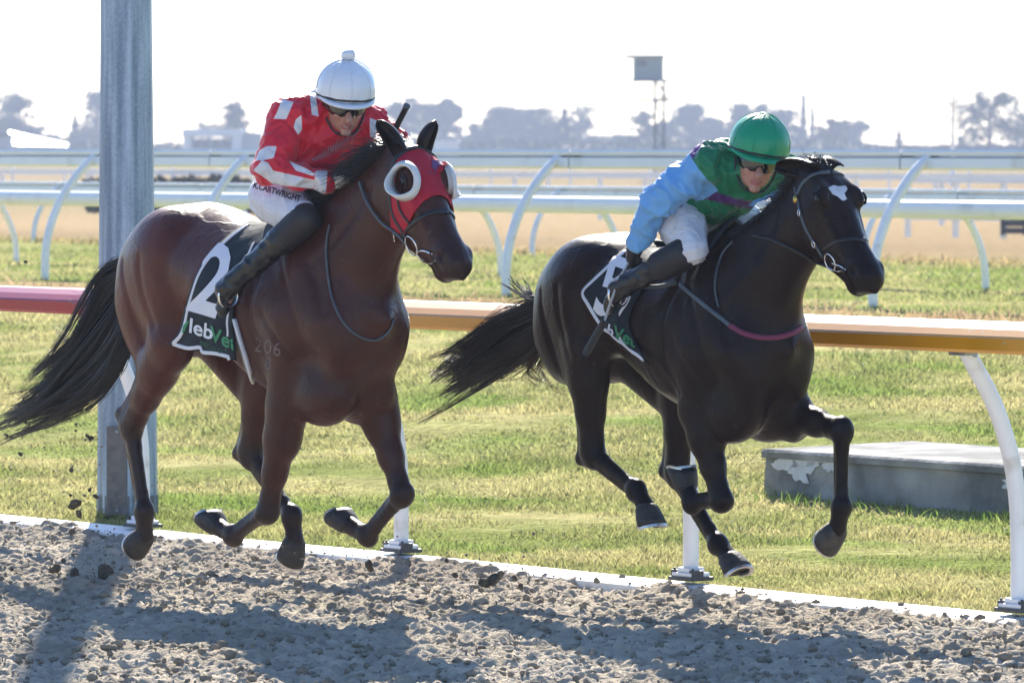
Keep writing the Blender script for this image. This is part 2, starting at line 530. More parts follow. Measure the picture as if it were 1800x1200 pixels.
for nm, m_, u0, u1 in (('red_rail', M_RED, -60, u_split - .004), ('amber_rail', M_AMB, u_split + .004, 6)):
    mb = MB(); mb.sweep([un(u, RAILN, RAILZ) for u in np.linspace(u0, u1, 24)], NV, UP, prof)
    inv(mb.build(nm, m_, smooth=False), fence)
for (bx, by) in ((250, 917), (705, 961), (1215, 1014), (1793, 1075), (-180, 876)):
    u = u_at(bx, N_KERB, .05)
    mb = MB()
    path = spline([un(u, N_KERB, .06), un(u, N_KERB, .30), un(u, N_KERB - .01, .50), un(u, N_KERB - .05, .70), un(u, N_KERB - .14, .91), un(u, RAILN + .06, 1.07), un(u, RAILN + .01, 1.145)], 26)
    mb.tube(path, .036, 14)
    po = inv(mb.build('post', M_POST, smooth=True), fence)
    mb = MB(); mb.box(un(u, N_KERB, .075), (.068, .056, .010), np.stack([D, NV, UP], 1))
    mb.box(un(u, N_KERB, .095), (.044, .044, .012), np.stack([D, NV, UP], 1))
    bp_ = bevel(inv(mb.build('base_plate', M_POST), fence), .006)
    for s in (-1, 1):
        mb = MB()
        mb.box(un(u + s * .064, N_KERB - .02, .078), (.014, .030, .017), np.stack([D, NV, UP], 1))
        mb.tube([un(u + s * .064, N_KERB - .04, .09), un(u + s * .064, N_KERB - .04, .105)], .006, 8)
        inv(mb.build('clamp', M_DARKM), fence)
    mb = MB(); mb.box(un(u, N_KERB, .058), (.080, .066, .008), np.stack([D, NV, UP], 1))
    inv(mb.build('rubber_pad', M_DARKM), fence)
    mb = MB(); mb.tube([un(u - .045, RAILN + .03, 1.115), un(u + .045, RAILN + .03, 1.115)], .010, 8); mb.box(un(u, RAILN, 1.1215), (.05, .035, .008), np.stack([D, NV, UP], 1))
    inv(mb.build('bracket', M_STEEL), fence)

# ---- background running rails
M_BWHITE = mat('white_rail', (.80, .80, .82), rough=.30, var=.05, scale=2, color2=(.6, .58, .55), c2scale=3, c2lo=.6, c2hi=.8)
def back_fence(name, label, n_base, base_pts, lean, z_ground, z_top, prof, rad, gaps=(), ulo=-130, uhi=10, mid=.55, joint_dark=True):
    f = empty(name, tuple(un(-40, n_base, z_ground)))
    tag(f, label, 'rail', 'white running rails of the course')
    nr = n_base + lean
    cuts = sorted(gaps)
    edges = [ulo] + cuts + [uhi]
    for a, b in zip(edges[:-1], edges[1:]):
        for pr in prof:
            mb = MB(); mb.sweep([un(u, nr, z_top) for u in np.linspace(a + .012, b - .012, max(2, int((b - a) / 3)))], NV, UP, pr)
            inv(mb.build('rail', M_BWHITE, smooth=False), f)
    for a in cuts:
        mb = MB(); mb.box(un(a, nr + .01, z_top - .07), (.05, .03, .05), np.stack([D, NV, UP], 1))
        inv(mb.build('joiner', M_DARKM), f)
    for u in base_pts:
        H = z_top - z_ground
        path = spline([un(u, n_base, z_ground - .1), un(u, n_base, z_ground + .2 * H), un(u, n_base + .10 * lean, z_ground + .42 * H), un(u, n_base + .33 * lean, z_ground + .64 * H), un(u, n_base + .68 * lean, z_ground + .84 * H), un(u, nr, z_top - .05)], 22)
        mb = MB(); mb.tube(path, rad, 12)
        inv(mb.build('post', M_POST, smooth=True), f)
        mb = MB(); mb.box(un(u + rad + .015, nr + .0, z_top - .09), (.02, .03, .06), np.stack([D, NV, UP], 1))
        inv(mb.build('bracket', M_DARKM), f)
    return f
top_lip = [(-.03, -.055), (-.055, -.05), (-.06, -.02), (-.045, .0), (.045, 0), (.06, -.02), (.055, -.05), (.03, -.055)]
low_bar = [(-.02, -.062), (-.065, -.075), (-.07, -.150), (-.05, -.172), (.05, -.172), (.07, -.150), (.065, -.075), (.02, -.062)]
pipe = [(.085 * math.cos(t), -.085 + .085 * math.sin(t)) for t in np.linspace(0, 2 * math.pi, 14, endpoint=False)]
NA = 30.5
back_fence('back_rail', 'nearest white running rail behind the riders, tallest, its posts curving up to the right', NA,
           [u_at(p, NA, .6) for p in (-185, 80, 345, 615, 890, 1205, 1535, 1880)], .62, .65, 1.955,
           (top_lip, low_bar), .042, gaps=[u_at(p, NA + .62, 1.8) for p in (-150, 378, 1010, 1592)])
NB = 34.2
back_fence('back_rail', 'low fat white pipe rail in the middle, its posts curving down to the right', NB,
           [u_at(p, NB, .6) for p in np.arange(28 - 213 * 1, 2000, 213)], -.36, .65, 1.50, (pipe,), .034)
NC = 42.0
back_fence('back_rail', 'white rail just behind the fat pipe rail, its posts curving down to the left', NC,
           [u_at(p, NC, .6) for p in np.arange(60 - 292, 2000, 292)], .45, .65, 1.51, ([(a * 1.0, b * .8) for a, b in low_bar], [(a, b * .8) for a, b in top_lip]), .036,
           gaps=[u_at(p, NC + .45, 1.4) for p in (112, 360, 840, 985, 1690)])
ND = 86.0
M_FARW = M_BWHITE
def far_fence(label, n0, px0, px1, step, ztop, zs, rw, name='far_rail'):
    f = empty(name, tuple(un(-80, n0)))
    tag(f, label, 'rail', 'white running rails of the course')
    uu = [u_at(p, n0, 0) for p in np.arange(px0, px1 + 1, step)]
    for z in zs:
        mb = MB(); mb.sweep([un(uu[0], n0, z), un(uu[-1], n0, z)], NV, UP, [(-.04, -rw), (.04, -rw), (.04, 0), (-.04, 0)])
        inv(mb.build('rail', M_FARW), f)
    for u in uu:
        mb = MB(); mb.box(un(u, n0 + .1, ztop / 2 - .05), (.06, .05, ztop / 2), np.stack([D, NV, UP], 1))
        inv(mb.build('post', M_POST), f)
far_fence('distant white post and rail fence with square posts on the tan field', ND, 1590, 2060, 84, 1.3, (1.30, .45), .10)
far_fence('long distant white rail crossing the course behind the far field', 100.0, -300, 2100, 150, 1.30, (1.32,), .11)
far_fence('faint white rail farthest off, under the tree line', 170.0, -400, 2200, 140, 1.25, (1.25, .8), .14)
far_fence('faint white double rail in front of the tree line', 128.0, -400, 2200, 170, 1.05, (1.05,), .13)

# dark brush hedge and dark jump wing in the infield
M_HEDGE = mat('hedge_green', (.035, .045, .03), rough=.9, var=.5, scale=6, bump=1, bscale=14)
def leaf_cloud(P, size, seed):
    r = np.random.default_rng(seed)
    n = len(P); A = r.normal(size=(n, 3)); A /= np.linalg.norm(A, axis=1)[:, None]
    B = np.cross(A, r.normal(size=(n, 3))); B /= np.linalg.norm(B, axis=1)[:, None]
    s = size * r.uniform(.5, 1.4, (n, 1))
    V = np.stack([P - A * s, P + B * s * .55, P + A * s, P - B * s * .55], 1).reshape(-1, 3)
    return V, (np.arange(n)[:, None] * 4 + np.arange(4))
def hedge(name, label, px0, px1, Y, zt, th, cat):
    a, b = at(px0, 300, Y=Y), at(px1, 300, Y=Y)
    n = 2600
    P = np.stack([rng.uniform(a[0], b[0], n), Y + rng.uniform(-th, th, n), rng.uniform(0, 1, n) * zt * (1 + .1 * rng.normal(size=n))], -1)
    V, Fs = leaf_cloud(P, .16, 5)
    tag(mesh_obj(name, V, Fs, M_HEDGE, smooth=False), label, cat)
hedge('hedge', 'low dark brush hedge in the infield left of the red rider', 150, 445, 180, .98, .5, 'hedge')
mb = MB()
c0 = at(1800, 396, Y=128)
for k in range(3):
    mb.box(c0 + np.array([.25, 0, -.12 + k * .16]), (.72, .25, .065))
for k in (-.5, .0, .7, .95):
    mb.box(c0 + np.array([k, -.27, .03]), (.05, .03, .25))
w_ = mb.build('jump_wing', mat('dark_timber', (.05, .045, .05), rough=.8, var=.3))
tag(w_, 'dark timber jump wing on the tan field at the right edge', 'jump')

# ---- concrete slab in the bank
def concrete_material():
    m = mat('concrete', (.33, .32, .30), rough=.9, var=.28, scale=5, bump=.5, bscale=30, spec=.1, color2=(.15, .155, .15), c2scale=2.2, c2lo=.42, c2hi=.62, bdist=.02)
    return m
M_CONC = concrete_material()
pL, pR = at(1322, 889, z=.04), at(1800, 921, z=.04)
nb = (pL @ NV + pR @ NV) / 2
u0 = pL @ D
SL = empty('concrete_slab', tuple(un(u0, nb)))
tag(SL, 'grey concrete slab set into the grass bank at right', 'slab')
mb = MB()
tz = .345
rough = np.random.default_rng(4)
nU = 24
uu = np.linspace(u0, u0 + 6.0, nU)
rows = []
for k, u in enumerate(uu):
    j = rough.normal(0, .004, 6)
    rows.append([un(u, nb + j[0], -.05), un(u, nb + j[1], .14), un(u, nb + .004 + j[2], tz - .05), un(u, nb - .018, tz - .045), un(u, nb - .02, tz - .012 + j[4] * .5), un(u, nb - .005, tz), un(u, nb + 1.05, tz + .01), un(u, nb + 1.05, -.05)])
n = 8
V = [v for r in rows for v in r]
Fs = [(k * n + i, (k + 1) * n + i, (k + 1) * n + (i + 1) % n, k * n + (i + 1) % n) for k in range(nU - 1) for i in range(n)]
Fs += [tuple(range(n)), tuple(range((nU - 1) * n, nU * n))[::-1]]
inv(mesh_obj('block', V, Fs, M_CONC, smooth=False), SL)
# pale remains of render on its face
M_REND = mat('pale_render', (.62, .62, .62), rough=.85, var=.15, scale=9)
for cx, cy, w, h, sd in ((1380, 815, 22, 11, 1), (1410, 824, 22, 20, 2), (1432, 812, 12, 10, 3), (1458, 818, 10, 12, 4), (1780, 850, 16, 10, 5)):
    r = np.random.default_rng(sd)
    ring = []
    for t in np.linspace(0, 2 * math.pi, 22, endpoint=False):
        q = 1 + .22 * r.normal()
        px, py = max(1352, cx + w * math.cos(t) * np.clip(q, .45, 1.5)), cy + h * math.sin(t) * np.clip(q, .45, 1.5)
        rr = ray(px, py); tt = (nb - .006) / (rr @ NV); ring.append(CAMP + tt * rr)
    mb = MB(); mb.add(ring, [tuple(range(22))]); mb.add([p - NV * .004 for p in ring], [tuple(range(22))])
    inv(mb.build('render_patch', M_REND), SL)
# longer grass over the slab's back edge and along its foot
def slab_zone(u, n):
    return (u > u0 - .35) & (((n > nb + .75) & (n < nb + 1.6)) | ((n > nb - .32) & (n < nb - .03)))
blades('grass', 16000, nb - .4, nb + 1.7, .035, .085, 'lush longer tufts growing round the concrete slab', mask=slab_zone, wid=.0035,
       colf=lambda u, n: np.tile(np.array([.16, .25, .05]), (len(u), 1)), Ymax=34)

# ---- galvanised lamp pole behind the rail
def pole_material():
    m = bpy.data.materials.new('pole_zinc'); m.use_nodes = True
    N = m.node_tree.nodes; L = m.node_tree.links; b = N['Principled BSDF']
    tc = N.new('ShaderNodeTexCoord'); mp = N.new('ShaderNodeMapping'); mp.inputs['Scale'].default_value = (22, 22, 1.3)
    n1 = N.new('ShaderNodeTexNoise'); n1.inputs['Scale'].default_value = 1.0; n1.inputs['Detail'].default_value = 8
    L.new(tc.outputs['Object'], mp.inputs[0]); L.new(mp.outputs[0], n1.inputs['Vector'])
    n2 = N.new('ShaderNodeTexNoise'); n2.inputs['Scale'].default_value = 60; L.new(tc.outputs['Object'], n2.inputs['Vector'])
    cr = N.new('ShaderNodeValToRGB'); cr.color_ramp.elements[0].position = .36; cr.color_ramp.elements[0].color = (.17, .225, .30, 1)
    cr.color_ramp.elements[1].position = .66; cr.color_ramp.elements[1].color = (.40, .48, .58, 1)
    ad = N.new('ShaderNodeMath'); ad.operation = 'MULTIPLY_ADD'; ad.inputs[1].default_value = .25; L.new(n2.outputs[0], ad.inputs[0]); L.new(n1.outputs[0], ad.inputs[2])
    sb = N.new('ShaderNodeMath'); sb.operation = 'SUBTRACT'; sb.inputs[1].default_value = .125; L.new(ad.outputs[0], sb.inputs[0])
    L.new(sb.outputs[0], cr.inputs[0]); L.new(cr.outputs[0], b.inputs['Base Color'])
    b.inputs['Metallic'].default_value = .25; b.inputs['Roughness'].default_value = .5
    return m
M_POLE = pole_material()
pb = at(224, 903, z=.0)
PL = empty('lamp_pole', tuple(pb))
tag(PL, 'thick galvanised steel lamp pole behind the red rail', 'pole')
V = []; nS = 12
hs = [(.0, .163), (.11, .163), (2.5, .140), (5, .118), (9.5, .08)]
for z, r in hs:
    for k in range(nS):
        t = 2 * math.pi * (k + .35) / nS
        V.append((r * math.cos(t), r * math.sin(t), z))
Fs = [(j * nS + k, j * nS + (k + 1) % nS, (j + 1) * nS + (k + 1) % nS, (j + 1) * nS + k) for j in range(len(hs) - 1) for k in range(nS)] + [tuple(range((len(hs) - 1) * nS, len(hs) * nS))]
mesh_obj('shaft', V, Fs, M_POLE, PL, smooth=False)
mb = MB(); mb.tube([(0, 0, .0), (0, 0, .105)], .166, 12); mb.build('base_collar', mat('pole_base', (.16, .17, .18), rough=.8, var=.3, scale=15), PL)
mb = MB(); mb.box((-.045, -.160, .24), (.055, .006, .24)); bevel(mb.build('access_cover', mat('cover_brown', (.17, .15, .145), rough=.8, var=.3, scale=20), PL), .004)
for z in (.03, .45):
    mb = MB(); mb.tube([(-.045, -.166, z), (-.045, -.172, z)], .008, 6); mb.build('screw', M_STEEL, PL)

# ---- far trees, sheds, tower (they stand 330 to 700 m off)
M_BARK = mat('bark', (.10, .075, .06), rough=.9, var=.3, scale=3)
FAR = 1.6
LEAFM = [mat('leaf_pine', (.030, .048, .026), rough=.8, var=.35, scale=.6), mat('leaf_broad', (.050, .062, .028), rough=.8, var=.35, scale=.6),
         mat('leaf_dry', (.10, .075, .04), rough=.8, var=.3, scale=.6), mat('leaf_light', (.09, .11, .045), rough=.8, var=.3, scale=.6)]
def tree(name, label, px, top, half, Y, kind, m, seed, base=0.0, dens=1.0):
    Y = Y * FAR
    r = np.random.default_rng(seed)
    o = at(px, 264, Y=Y); H = CAM_H + (264 - top) / FPX * Y; W = half * 1.22 / FPX * Y
    root = empty(name, (o[0], Y, base)); tag(root, label, 'tree', 'trees along the far side of the course')
    mb = MB()
    lean = r.normal(0, .03 * H)
    tr = spline([(0, 0, -.2), (lean * .3, 0, H * .35), (lean * .7, 0, H * .65), (lean, 0, H * .93)], 9)
    mb.tube(tr, np.linspace(.045 * H, .008 * H, 9), 7)
    P = []
    if kind == 'bare':
        for b in range(26):
            t0 = tr[int(r.integers(2, 8))]; an = r.uniform(0, 6.28); L = W * r.uniform(.5, 1.05)
            e = t0 + np.array([math.cos(an) * L, math.sin(an) * L, H * r.uniform(.08, .30)]); e[2] = min(e[2], H)
            br = spline([t0, (t0 + e) / 2 + np.array([0, 0, .06 * H]), e], 6); mb.tube(br, np.linspace(.014 * H, .004 * H, 6), 5)
            for q in br[2:]:
                P += list(q + r.normal(0, .055 * H, (int(16 * dens), 3)))
        size = .030 * H
    elif kind == 'cone':
        for k in range(int(1500 * dens)):
            z = r.uniform(.06, 1) ; w = W * (1 - z) ** .8 * (.75 + .35 * math.sin(z * 34)) * r.uniform(.2, 1) ** .5
            an = r.uniform(0, 6.28); P.append((math.cos(an) * w, math.sin(an) * w, z * H + (1 - z) * 0))
        size = .035 * H
    elif kind == 'layer':
        for b in range(22):
            z = H * (.25 + .72 * b / 22); L = W * (1.05 - .75 * b / 22) * r.uniform(.55, 1.1); an = r.uniform(0, 6.28)
            t0 = np.array([lean * z / H, 0, z]); e = t0 + np.array([math.cos(an) * L, math.sin(an) * L, .03 * H])
            mb.tube(spline([t0, (t0 + e) / 2, e], 4), np.linspace(.012 * H, .004 * H, 4), 5)
            for k in range(int(70 * dens)):
                q = t0 + (e - t0) * r.uniform(.25, 1.05); P.append(q + r.normal(0, 1, 3) * np.array([.07, .07, .025]) * H)
        size = .032 * H
    else:
        nl = 30
        for b in range(nl):
            an = r.uniform(0, 6.28); rad = W * r.uniform(.0, .78); zz = H * r.uniform(.38, .87)
            zz = min(zz, H * (.90 - .25 * (rad / W) ** 2))
            c = np.array([math.cos(an) * rad, math.sin(an) * rad, zz]); s = r.uniform(.08, .17) * min(H, 2 * W)
            mb.tube(spline([tr[3], (tr[4] + c) / 2, c], 4), np.linspace(.016 * H, .005 * H, 4), 5)
            d = r.normal(size=(int(165 * dens), 3)); d /= np.linalg.norm(d, axis=1)[:, None]
            P += list(c + d * s * r.uniform(.45, 1.12, (len(d), 1)) * np.array([1.15, 1.15, .8]))
        for k in range(int(500 * dens)):
            P.append((r.normal(0, .5) * W, r.normal(0, .4) * W, H * abs(r.normal(0, .22))))
        size = .026 * H
    mb.build('trunk', M_BARK, root)
    V, Fs = leaf_cloud(np.array(P), size, seed + 1)
    mesh_obj('crown', V, Fs, LEAFM[m], root, smooth=False)
TREES = [
    (28, 172, 30, 620, 'bare', 1, 'gum tree with a wind-bent top at the far left edge', 1.3), (8, 200, 40, 600, 'round', 1, 'dark bushy tree low at the far left edge', 1),
    (55, 212, 34, 640, 'round', 1, 'low round tree beside the bent gum tree', 1), (100, 232, 30, 600, 'round', 3, 'low shrub above the white-roofed shed', 1),
    (132, 203, 20, 620, 'cone', 0, 'spiky narrow tree just left of the lamp pole', 1), (160, 214, 26, 640, 'round', 2, 'brownish tree half hidden by the lamp pole', .8),
    (172, 168, 22, 650, 'bare', 1, 'tall thin tree peeping out left of the lamp pole', 1), (300, 246, 30, 640, 'round', 2, 'low bush between lamp pole and white building', 1),
    (412, 180, 34, 560, 'layer', 0, 'lone pointed cedar behind the flat-roofed white building', 1.1), (365, 214, 24, 640, 'bare', 2, 'thin leafless tree left of the pointed cedar', .6),
    (455, 238, 30, 640, 'round', 1, 'low tree just behind the red rider', 1),
    (640, 175, 44, 650, 'round', 0, 'dark pine beside the white cap of the rider', 1), (698, 165, 46, 650, 'round', 0, 'tall dark pine right of the white cap', 1.2),
    (757, 170, 34, 640, 'round', 0, 'dark pine behind the hooded horse ears', 1.1), (785, 166, 34, 650, 'round', 0, 'tall pine above the right ear of the hooded horse', 1.1),
    (850, 208, 28, 640, 'round', 1, 'left end tree of the broad grove in the middle', 1), (890, 180, 46, 660, 'round', 0, 'broad crowned tree left in the middle grove', 1.2),
    (940, 184, 48, 650, 'round', 1, 'broad crowned tree in the middle grove', 1.2), (992, 192, 30, 600, 'cone', 0, 'dark conical tree in front of the middle grove', 1.3),
    (1018, 192, 22, 660, 'bare', 1, 'open-branched tree at the right end of the middle grove', 1), (1056, 236, 20, 640, 'bare', 2, 'small leafless shrub in the gap left of the tower', .5),
    (1132, 196, 44, 600, 'layer', 0, 'layered cedar at the foot of the judge tower', 1.3), (1158, 205, 44, 640, 'round', 1, 'bushy tree behind the judge tower legs', 1),
    (1215, 174, 44, 650, 'round', 0, 'rounded tree just right of the judge tower', 1.2), (1262, 200, 36, 640, 'round', 1, 'tree left of the green cap', 1),
    (1318, 170, 36, 650, 'round', 0, 'tall dark tree behind the green cap', 1.1), (1368, 178, 40, 640, 'round', 0, 'dark tree right behind the green cap', 1.1),
    (1412, 168, 9, 680, 'cone', 1, 'thin poplar spire right of the green cap', .7), (1428, 188, 8, 680, 'cone', 1, 'shorter thin poplar spire right of the green cap', .7),
    (1462, 202, 30, 600, 'round', 2, 'rusty toned tree in the right grove', 1.1), (1495, 206, 36, 650, 'round', 0, 'dark tree at the right end of the right grove', 1.1),
    (1535, 254, 20, 620, 'round', 3, 'small round bush right of the right grove', 1), (1580, 226, 16, 620, 'cone', 1, 'small pointed conifer in the wide gap at right', .9),
    (1612, 254, 22, 620, 'round', 3, 'round bush beside the small pointed conifer', 1), (1740, 172, 62, 520, 'bare', 1, 'wide open-crowned tree by the thin mast at right', 1.5),
    (1690, 236, 44, 560, 'round', 3, 'low pale shrubs left of the open-crowned tree', .6), (1805, 190, 40, 560, 'bare', 1, 'open-crowned tree cut by the right edge', 1.2),
]
for k, (px, top, half, Y, kind, m_, lab, dn) in enumerate(TREES):
    tree('tree', lab, px, top, half, Y, kind, m_, 100 + k * 7, dens=dn)

# low scrub that runs on under the trees
P = []
rs = np.random.default_rng(77)
for Yd, cnt in ((690 * FAR, 15000), (560 * FAR, 8000)):
    x = rs.uniform(-.10, .10, cnt) * Yd; pxx = 900 + x / Yd * FPX
    belt = np.clip((pxx - 610) / 40, 0, 1) * np.clip((1530 - pxx) / 40, 0, 1) + np.clip((180 - pxx) / 30, 0, 1)
    topy = 262 - (6 + 16 * belt) * (.55 + .9 * vnoise(pxx * .045 + Yd, pxx * 0 + 3.5)) * (1 if Yd > 1000 else .6)
    hgt = CAM_H + (264 - topy) / FPX * Yd
    P.append(np.stack([x, Yd + rs.uniform(-6, 6, cnt), rs.random(cnt) ** .7 * hgt], -1))
cnt = 9000; sd_ = np.where(rs.random(cnt) < .5, -1, 1); x = sd_ * rs.uniform(.10, .36, cnt) * 1100
hgt = 3.0 + 9 * vnoise(x * .02 + 5, x * 0 + 1.5) ** 2
P.append(np.stack([x, 1100 - np.abs(x) * .1 + rs.uniform(-8, 8, cnt), rs.random(cnt) ** .7 * hgt], -1))
P_size = np.concatenate([np.full(len(q), .55) for q in P[:2]] + [np.full(cnt, 1.1)])[:, None]
V, Fs = leaf_cloud(np.concatenate(P), P_size, 78)
tag(mesh_obj('scrub', V, Fs, LEAFM[1], smooth=False), 'low hazy scrub running on under the far trees', 'scrub', kind='stuff')

def fbox(px0, px1, y0, y1, Y, depth, zb=0.0):
    a, b = at(px0, y0, Y=Y), at(px1, y1, Y=Y)
    zb_ = b[2] if y1 is not None else zb
    return np.array([(a[0] + b[0]) / 2, Y + depth / 2, (a[2] + zb_) / 2]), np.array([abs(b[0] - a[0]) / 2, depth / 2, abs(a[2] - zb_) / 2])
M_BW = mat('building_white', (.62, .64, .66), rough=.7, var=.08, scale=.5); M_BG = mat('building_grey', (.30, .32, .35), rough=.7, var=.1, scale=.5)
M_ROOF = mat('roof_iron', (.55, .57, .58), rough=.35, metal=.2, var=.1, scale=.6); M_RDARK = mat('roof_dark', (.09, .10, .12), rough=.6, var=.15, scale=.5)
M_WIN = mat('window_dark', (.07, .08, .10), rough=.15, var=.1)
def building(name, label, Y, parts):
    Y = Y * FAR
    o = empty(name, (at(parts[0][2], 264, Y=Y)[0], Y, 0)); tag(o, label, 'building')
    for nm, m_, x0, x1, y0, y1, dy, dep in parts:
        c, h = fbox(x0, x1, y0, y1, Y + dy, dep)
        mb = MB(); mb.box(c, h); inv(mb.build(nm, m_), o)
    return o
building('flat_roofed_building', 'white flat-roofed building with a recessed window front behind the rail', 450,
         [('wall', M_BW, 322, 336, 232, 292, 0, 6), ('wall', M_BW, 409, 424, 232, 292, 0, 6), ('wall', M_BW, 336, 409, 244, 262, 1.2, 4), ('roof', M_BW, 320, 426, 227, 240, -.3, 7),
          ('window', M_WIN, 340, 352, 246, 262, 1.1, .08), ('window', M_WIN, 354, 370, 246, 262, 1.1, .08), ('window', M_WIN, 372, 388, 246, 262, 1.1, .08), ('window', M_WIN, 390, 406, 246, 262, 1.1, .08),
          ('base', M_BW, 336, 409, 262, 292, .2, 5), ('side_wing', M_BG, 424, 458, 234, 292, 1.5, 5)])
building('shed', 'dark blank shed at the far left edge', 430, [('wall', M_BG, -40, 17, 238, 292, 0, 5), ('roof', M_RDARK, -44, 19, 235, 240, -.3, 6)])
# gabled shed with a sunlit white roof
o = empty('gabled_shed', (at(60, 264, Y=704)[0], 440, 0)); tag(o, 'low shed with a bright sunlit sloping roof at left', 'building')
c, h = fbox(14, 116, 256, 300, 704, 6); mb = MB(); mb.box(c, h); inv(mb.build('wall', M_BG), o)
pa = lambda x, y, dy=0: at(x, y, Y=704 + dy)
mb = MB(); q = [pa(16, 230, 6), pa(120, 252, 6), pa(118, 257, -.5), pa(18, 255, -.5)]; mb.add(q + [p - UP * .15 for p in q], [(0, 1, 2, 3), (7, 6, 5, 4), (0, 4, 5, 1), (1, 5, 6, 2), (2, 6, 7, 3), (3, 7, 4, 0)]); inv(mb.build('roof', M_ROOF), o)
mb = MB(); q = [pa(16, 229, 6.3), pa(18, 254, 6.2), pa(122, 257, 6.2), pa(122, 252, 6.3)]; mb.add(q + [p + np.array([0, .2, 0]) for p in q], [(0, 1, 2, 3), (7, 6, 5, 4)]); inv(mb.build('gable', M_BW), o)
building('long_low_building', 'long low building with a dark roof at right', 480, [('wall', M_BG, 1642, 1860, 270, 292, 0, 8), ('roof', M_RDARK, 1636, 1866, 257, 272, -.5, 9)])
building('low_white_building', 'low white building between the hooded horse ears and the grove', 470, [('wall', M_BW, 762, 806, 252, 290, 0, 5), ('roof', M_ROOF, 758, 808, 247, 253, -.3, 6)])

# judge tower
TY = 430
def tw(x, y, dy=0): return at(x, y, Y=TY + dy)
o = empty('judge_tower', (tw(1158, 264)[0], TY, 0)); tag(o, 'grey judges hut raised on a thin lattice tower', 'tower')
M_HUT = mat('hut_grey', (.20, .26, .27), rough=.7, var=.1, scale=1)
c, h = fbox(1114, 1166, 103, 141, TY, 2.6); mb = MB(); mb.box(c, h); inv(mb.build('hut', M_HUT), o)
c, h = fbox(1101, 1168, 97, 101.5, TY - .4, 3.6); mb = MB(); mb.box(c, h); inv(mb.build('roof', M_RDARK), o)
c, h = fbox(1120, 1137, 105, 117, TY - .06, .1); mb = MB(); mb.box(c, h); inv(mb.build('window', M_WIN), o)
c, h = fbox(1112, 1183, 140, 143, TY - .7, 3.8); mb = MB(); mb.box(c, h); inv(mb.build('platform', M_RDARK), o)
c, h = fbox(1120, 1180, 174, 178, TY, 2); mb = MB(); mb.box(c, h); inv(mb.build('landing', M_RDARK), o)
mb = MB()
z0, z1 = 0.0, tw(0, 143)[2]
lg = [(tw(1152, 0)[0], TY + .3), (tw(1168, 0)[0], TY + .3), (tw(1152, 0)[0], TY + 2.0), (tw(1168, 0)[0], TY + 2.0)]
for (x, y) in lg:
    mb = MB(); mb.tube([(x, y, z0), (x, y, z1)], .09, 6); inv(mb.build('leg', M_RDARK), o)
for k in range(8):
    za, zb = z1 * k / 8, z1 * (k + 1) / 8
    mb = MB(); mb.tube([(*lg[k % 2], za), (*lg[1 - k % 2], zb)], .06, 5); inv(mb.build('brace', M_RDARK), o)
mb = MB(); mb.tube([tw(1160, 150), tw(1174, 176)], .06, 5); inv(mb.build('ladder', M_RDARK), o)

# thin tapering mast
mb = MB(); b0 = at(1674, 327, Y=300); mb.tube([b0, at(1674.3, 265, Y=300), at(1675.5, 108, Y=300)], [.16, .12, .03], 8)
tag(mb.build('mast', M_POST, smooth=True), 'thin tapering white mast rising behind the rail at right', 'mast')
# bird
mb = MB(); bc = at(1680, 4, Y=90)
mb.tube([bc + np.array([-.05, 0, 0]), bc + np.array([0, 0, .008]), bc + np.array([.05, 0, .0])], [.004, .018, .003], 6)
for s in (-1, 1):
    mb.add([bc + np.array([-.02, 0, .01]), bc + np.array([.02, 0, .01]), bc + np.array([.0, s * .10, .035]), bc + np.array([-.03, s * .09, .03])], [(0, 1, 2, 3)])
tag(mb.build('bird', M_RDARK), 'tiny dark bird in the sky at top right', 'bird')

# ---- pale morning air between here and the trees
hz = MB(); hz.box((0, 560, 16), (560, 720, 19))
o = hz.build('haze', None); o['kind'] = 'stuff'; o['label'] = 'pale backlit haze over the course'; o['category'] = 'haze'
m = bpy.data.materials.new('haze_air'); m.use_nodes = True
nt = m.node_tree
for n in list(nt.nodes):
    if n.type != 'OUTPUT_MATERIAL': nt.nodes.remove(n)
pv = nt.nodes.new('ShaderNodeVolumePrincipled')
pv.inputs['Color'].default_value = (.72, .81, 1.0, 1); pv.inputs['Density'].default_value = .00048; pv.inputs['Anisotropy'].default_value = .0
nt.links.new(pv.outputs[0], nt.nodes['Material Output'].inputs['Volume'])
o.data.materials.append(m)
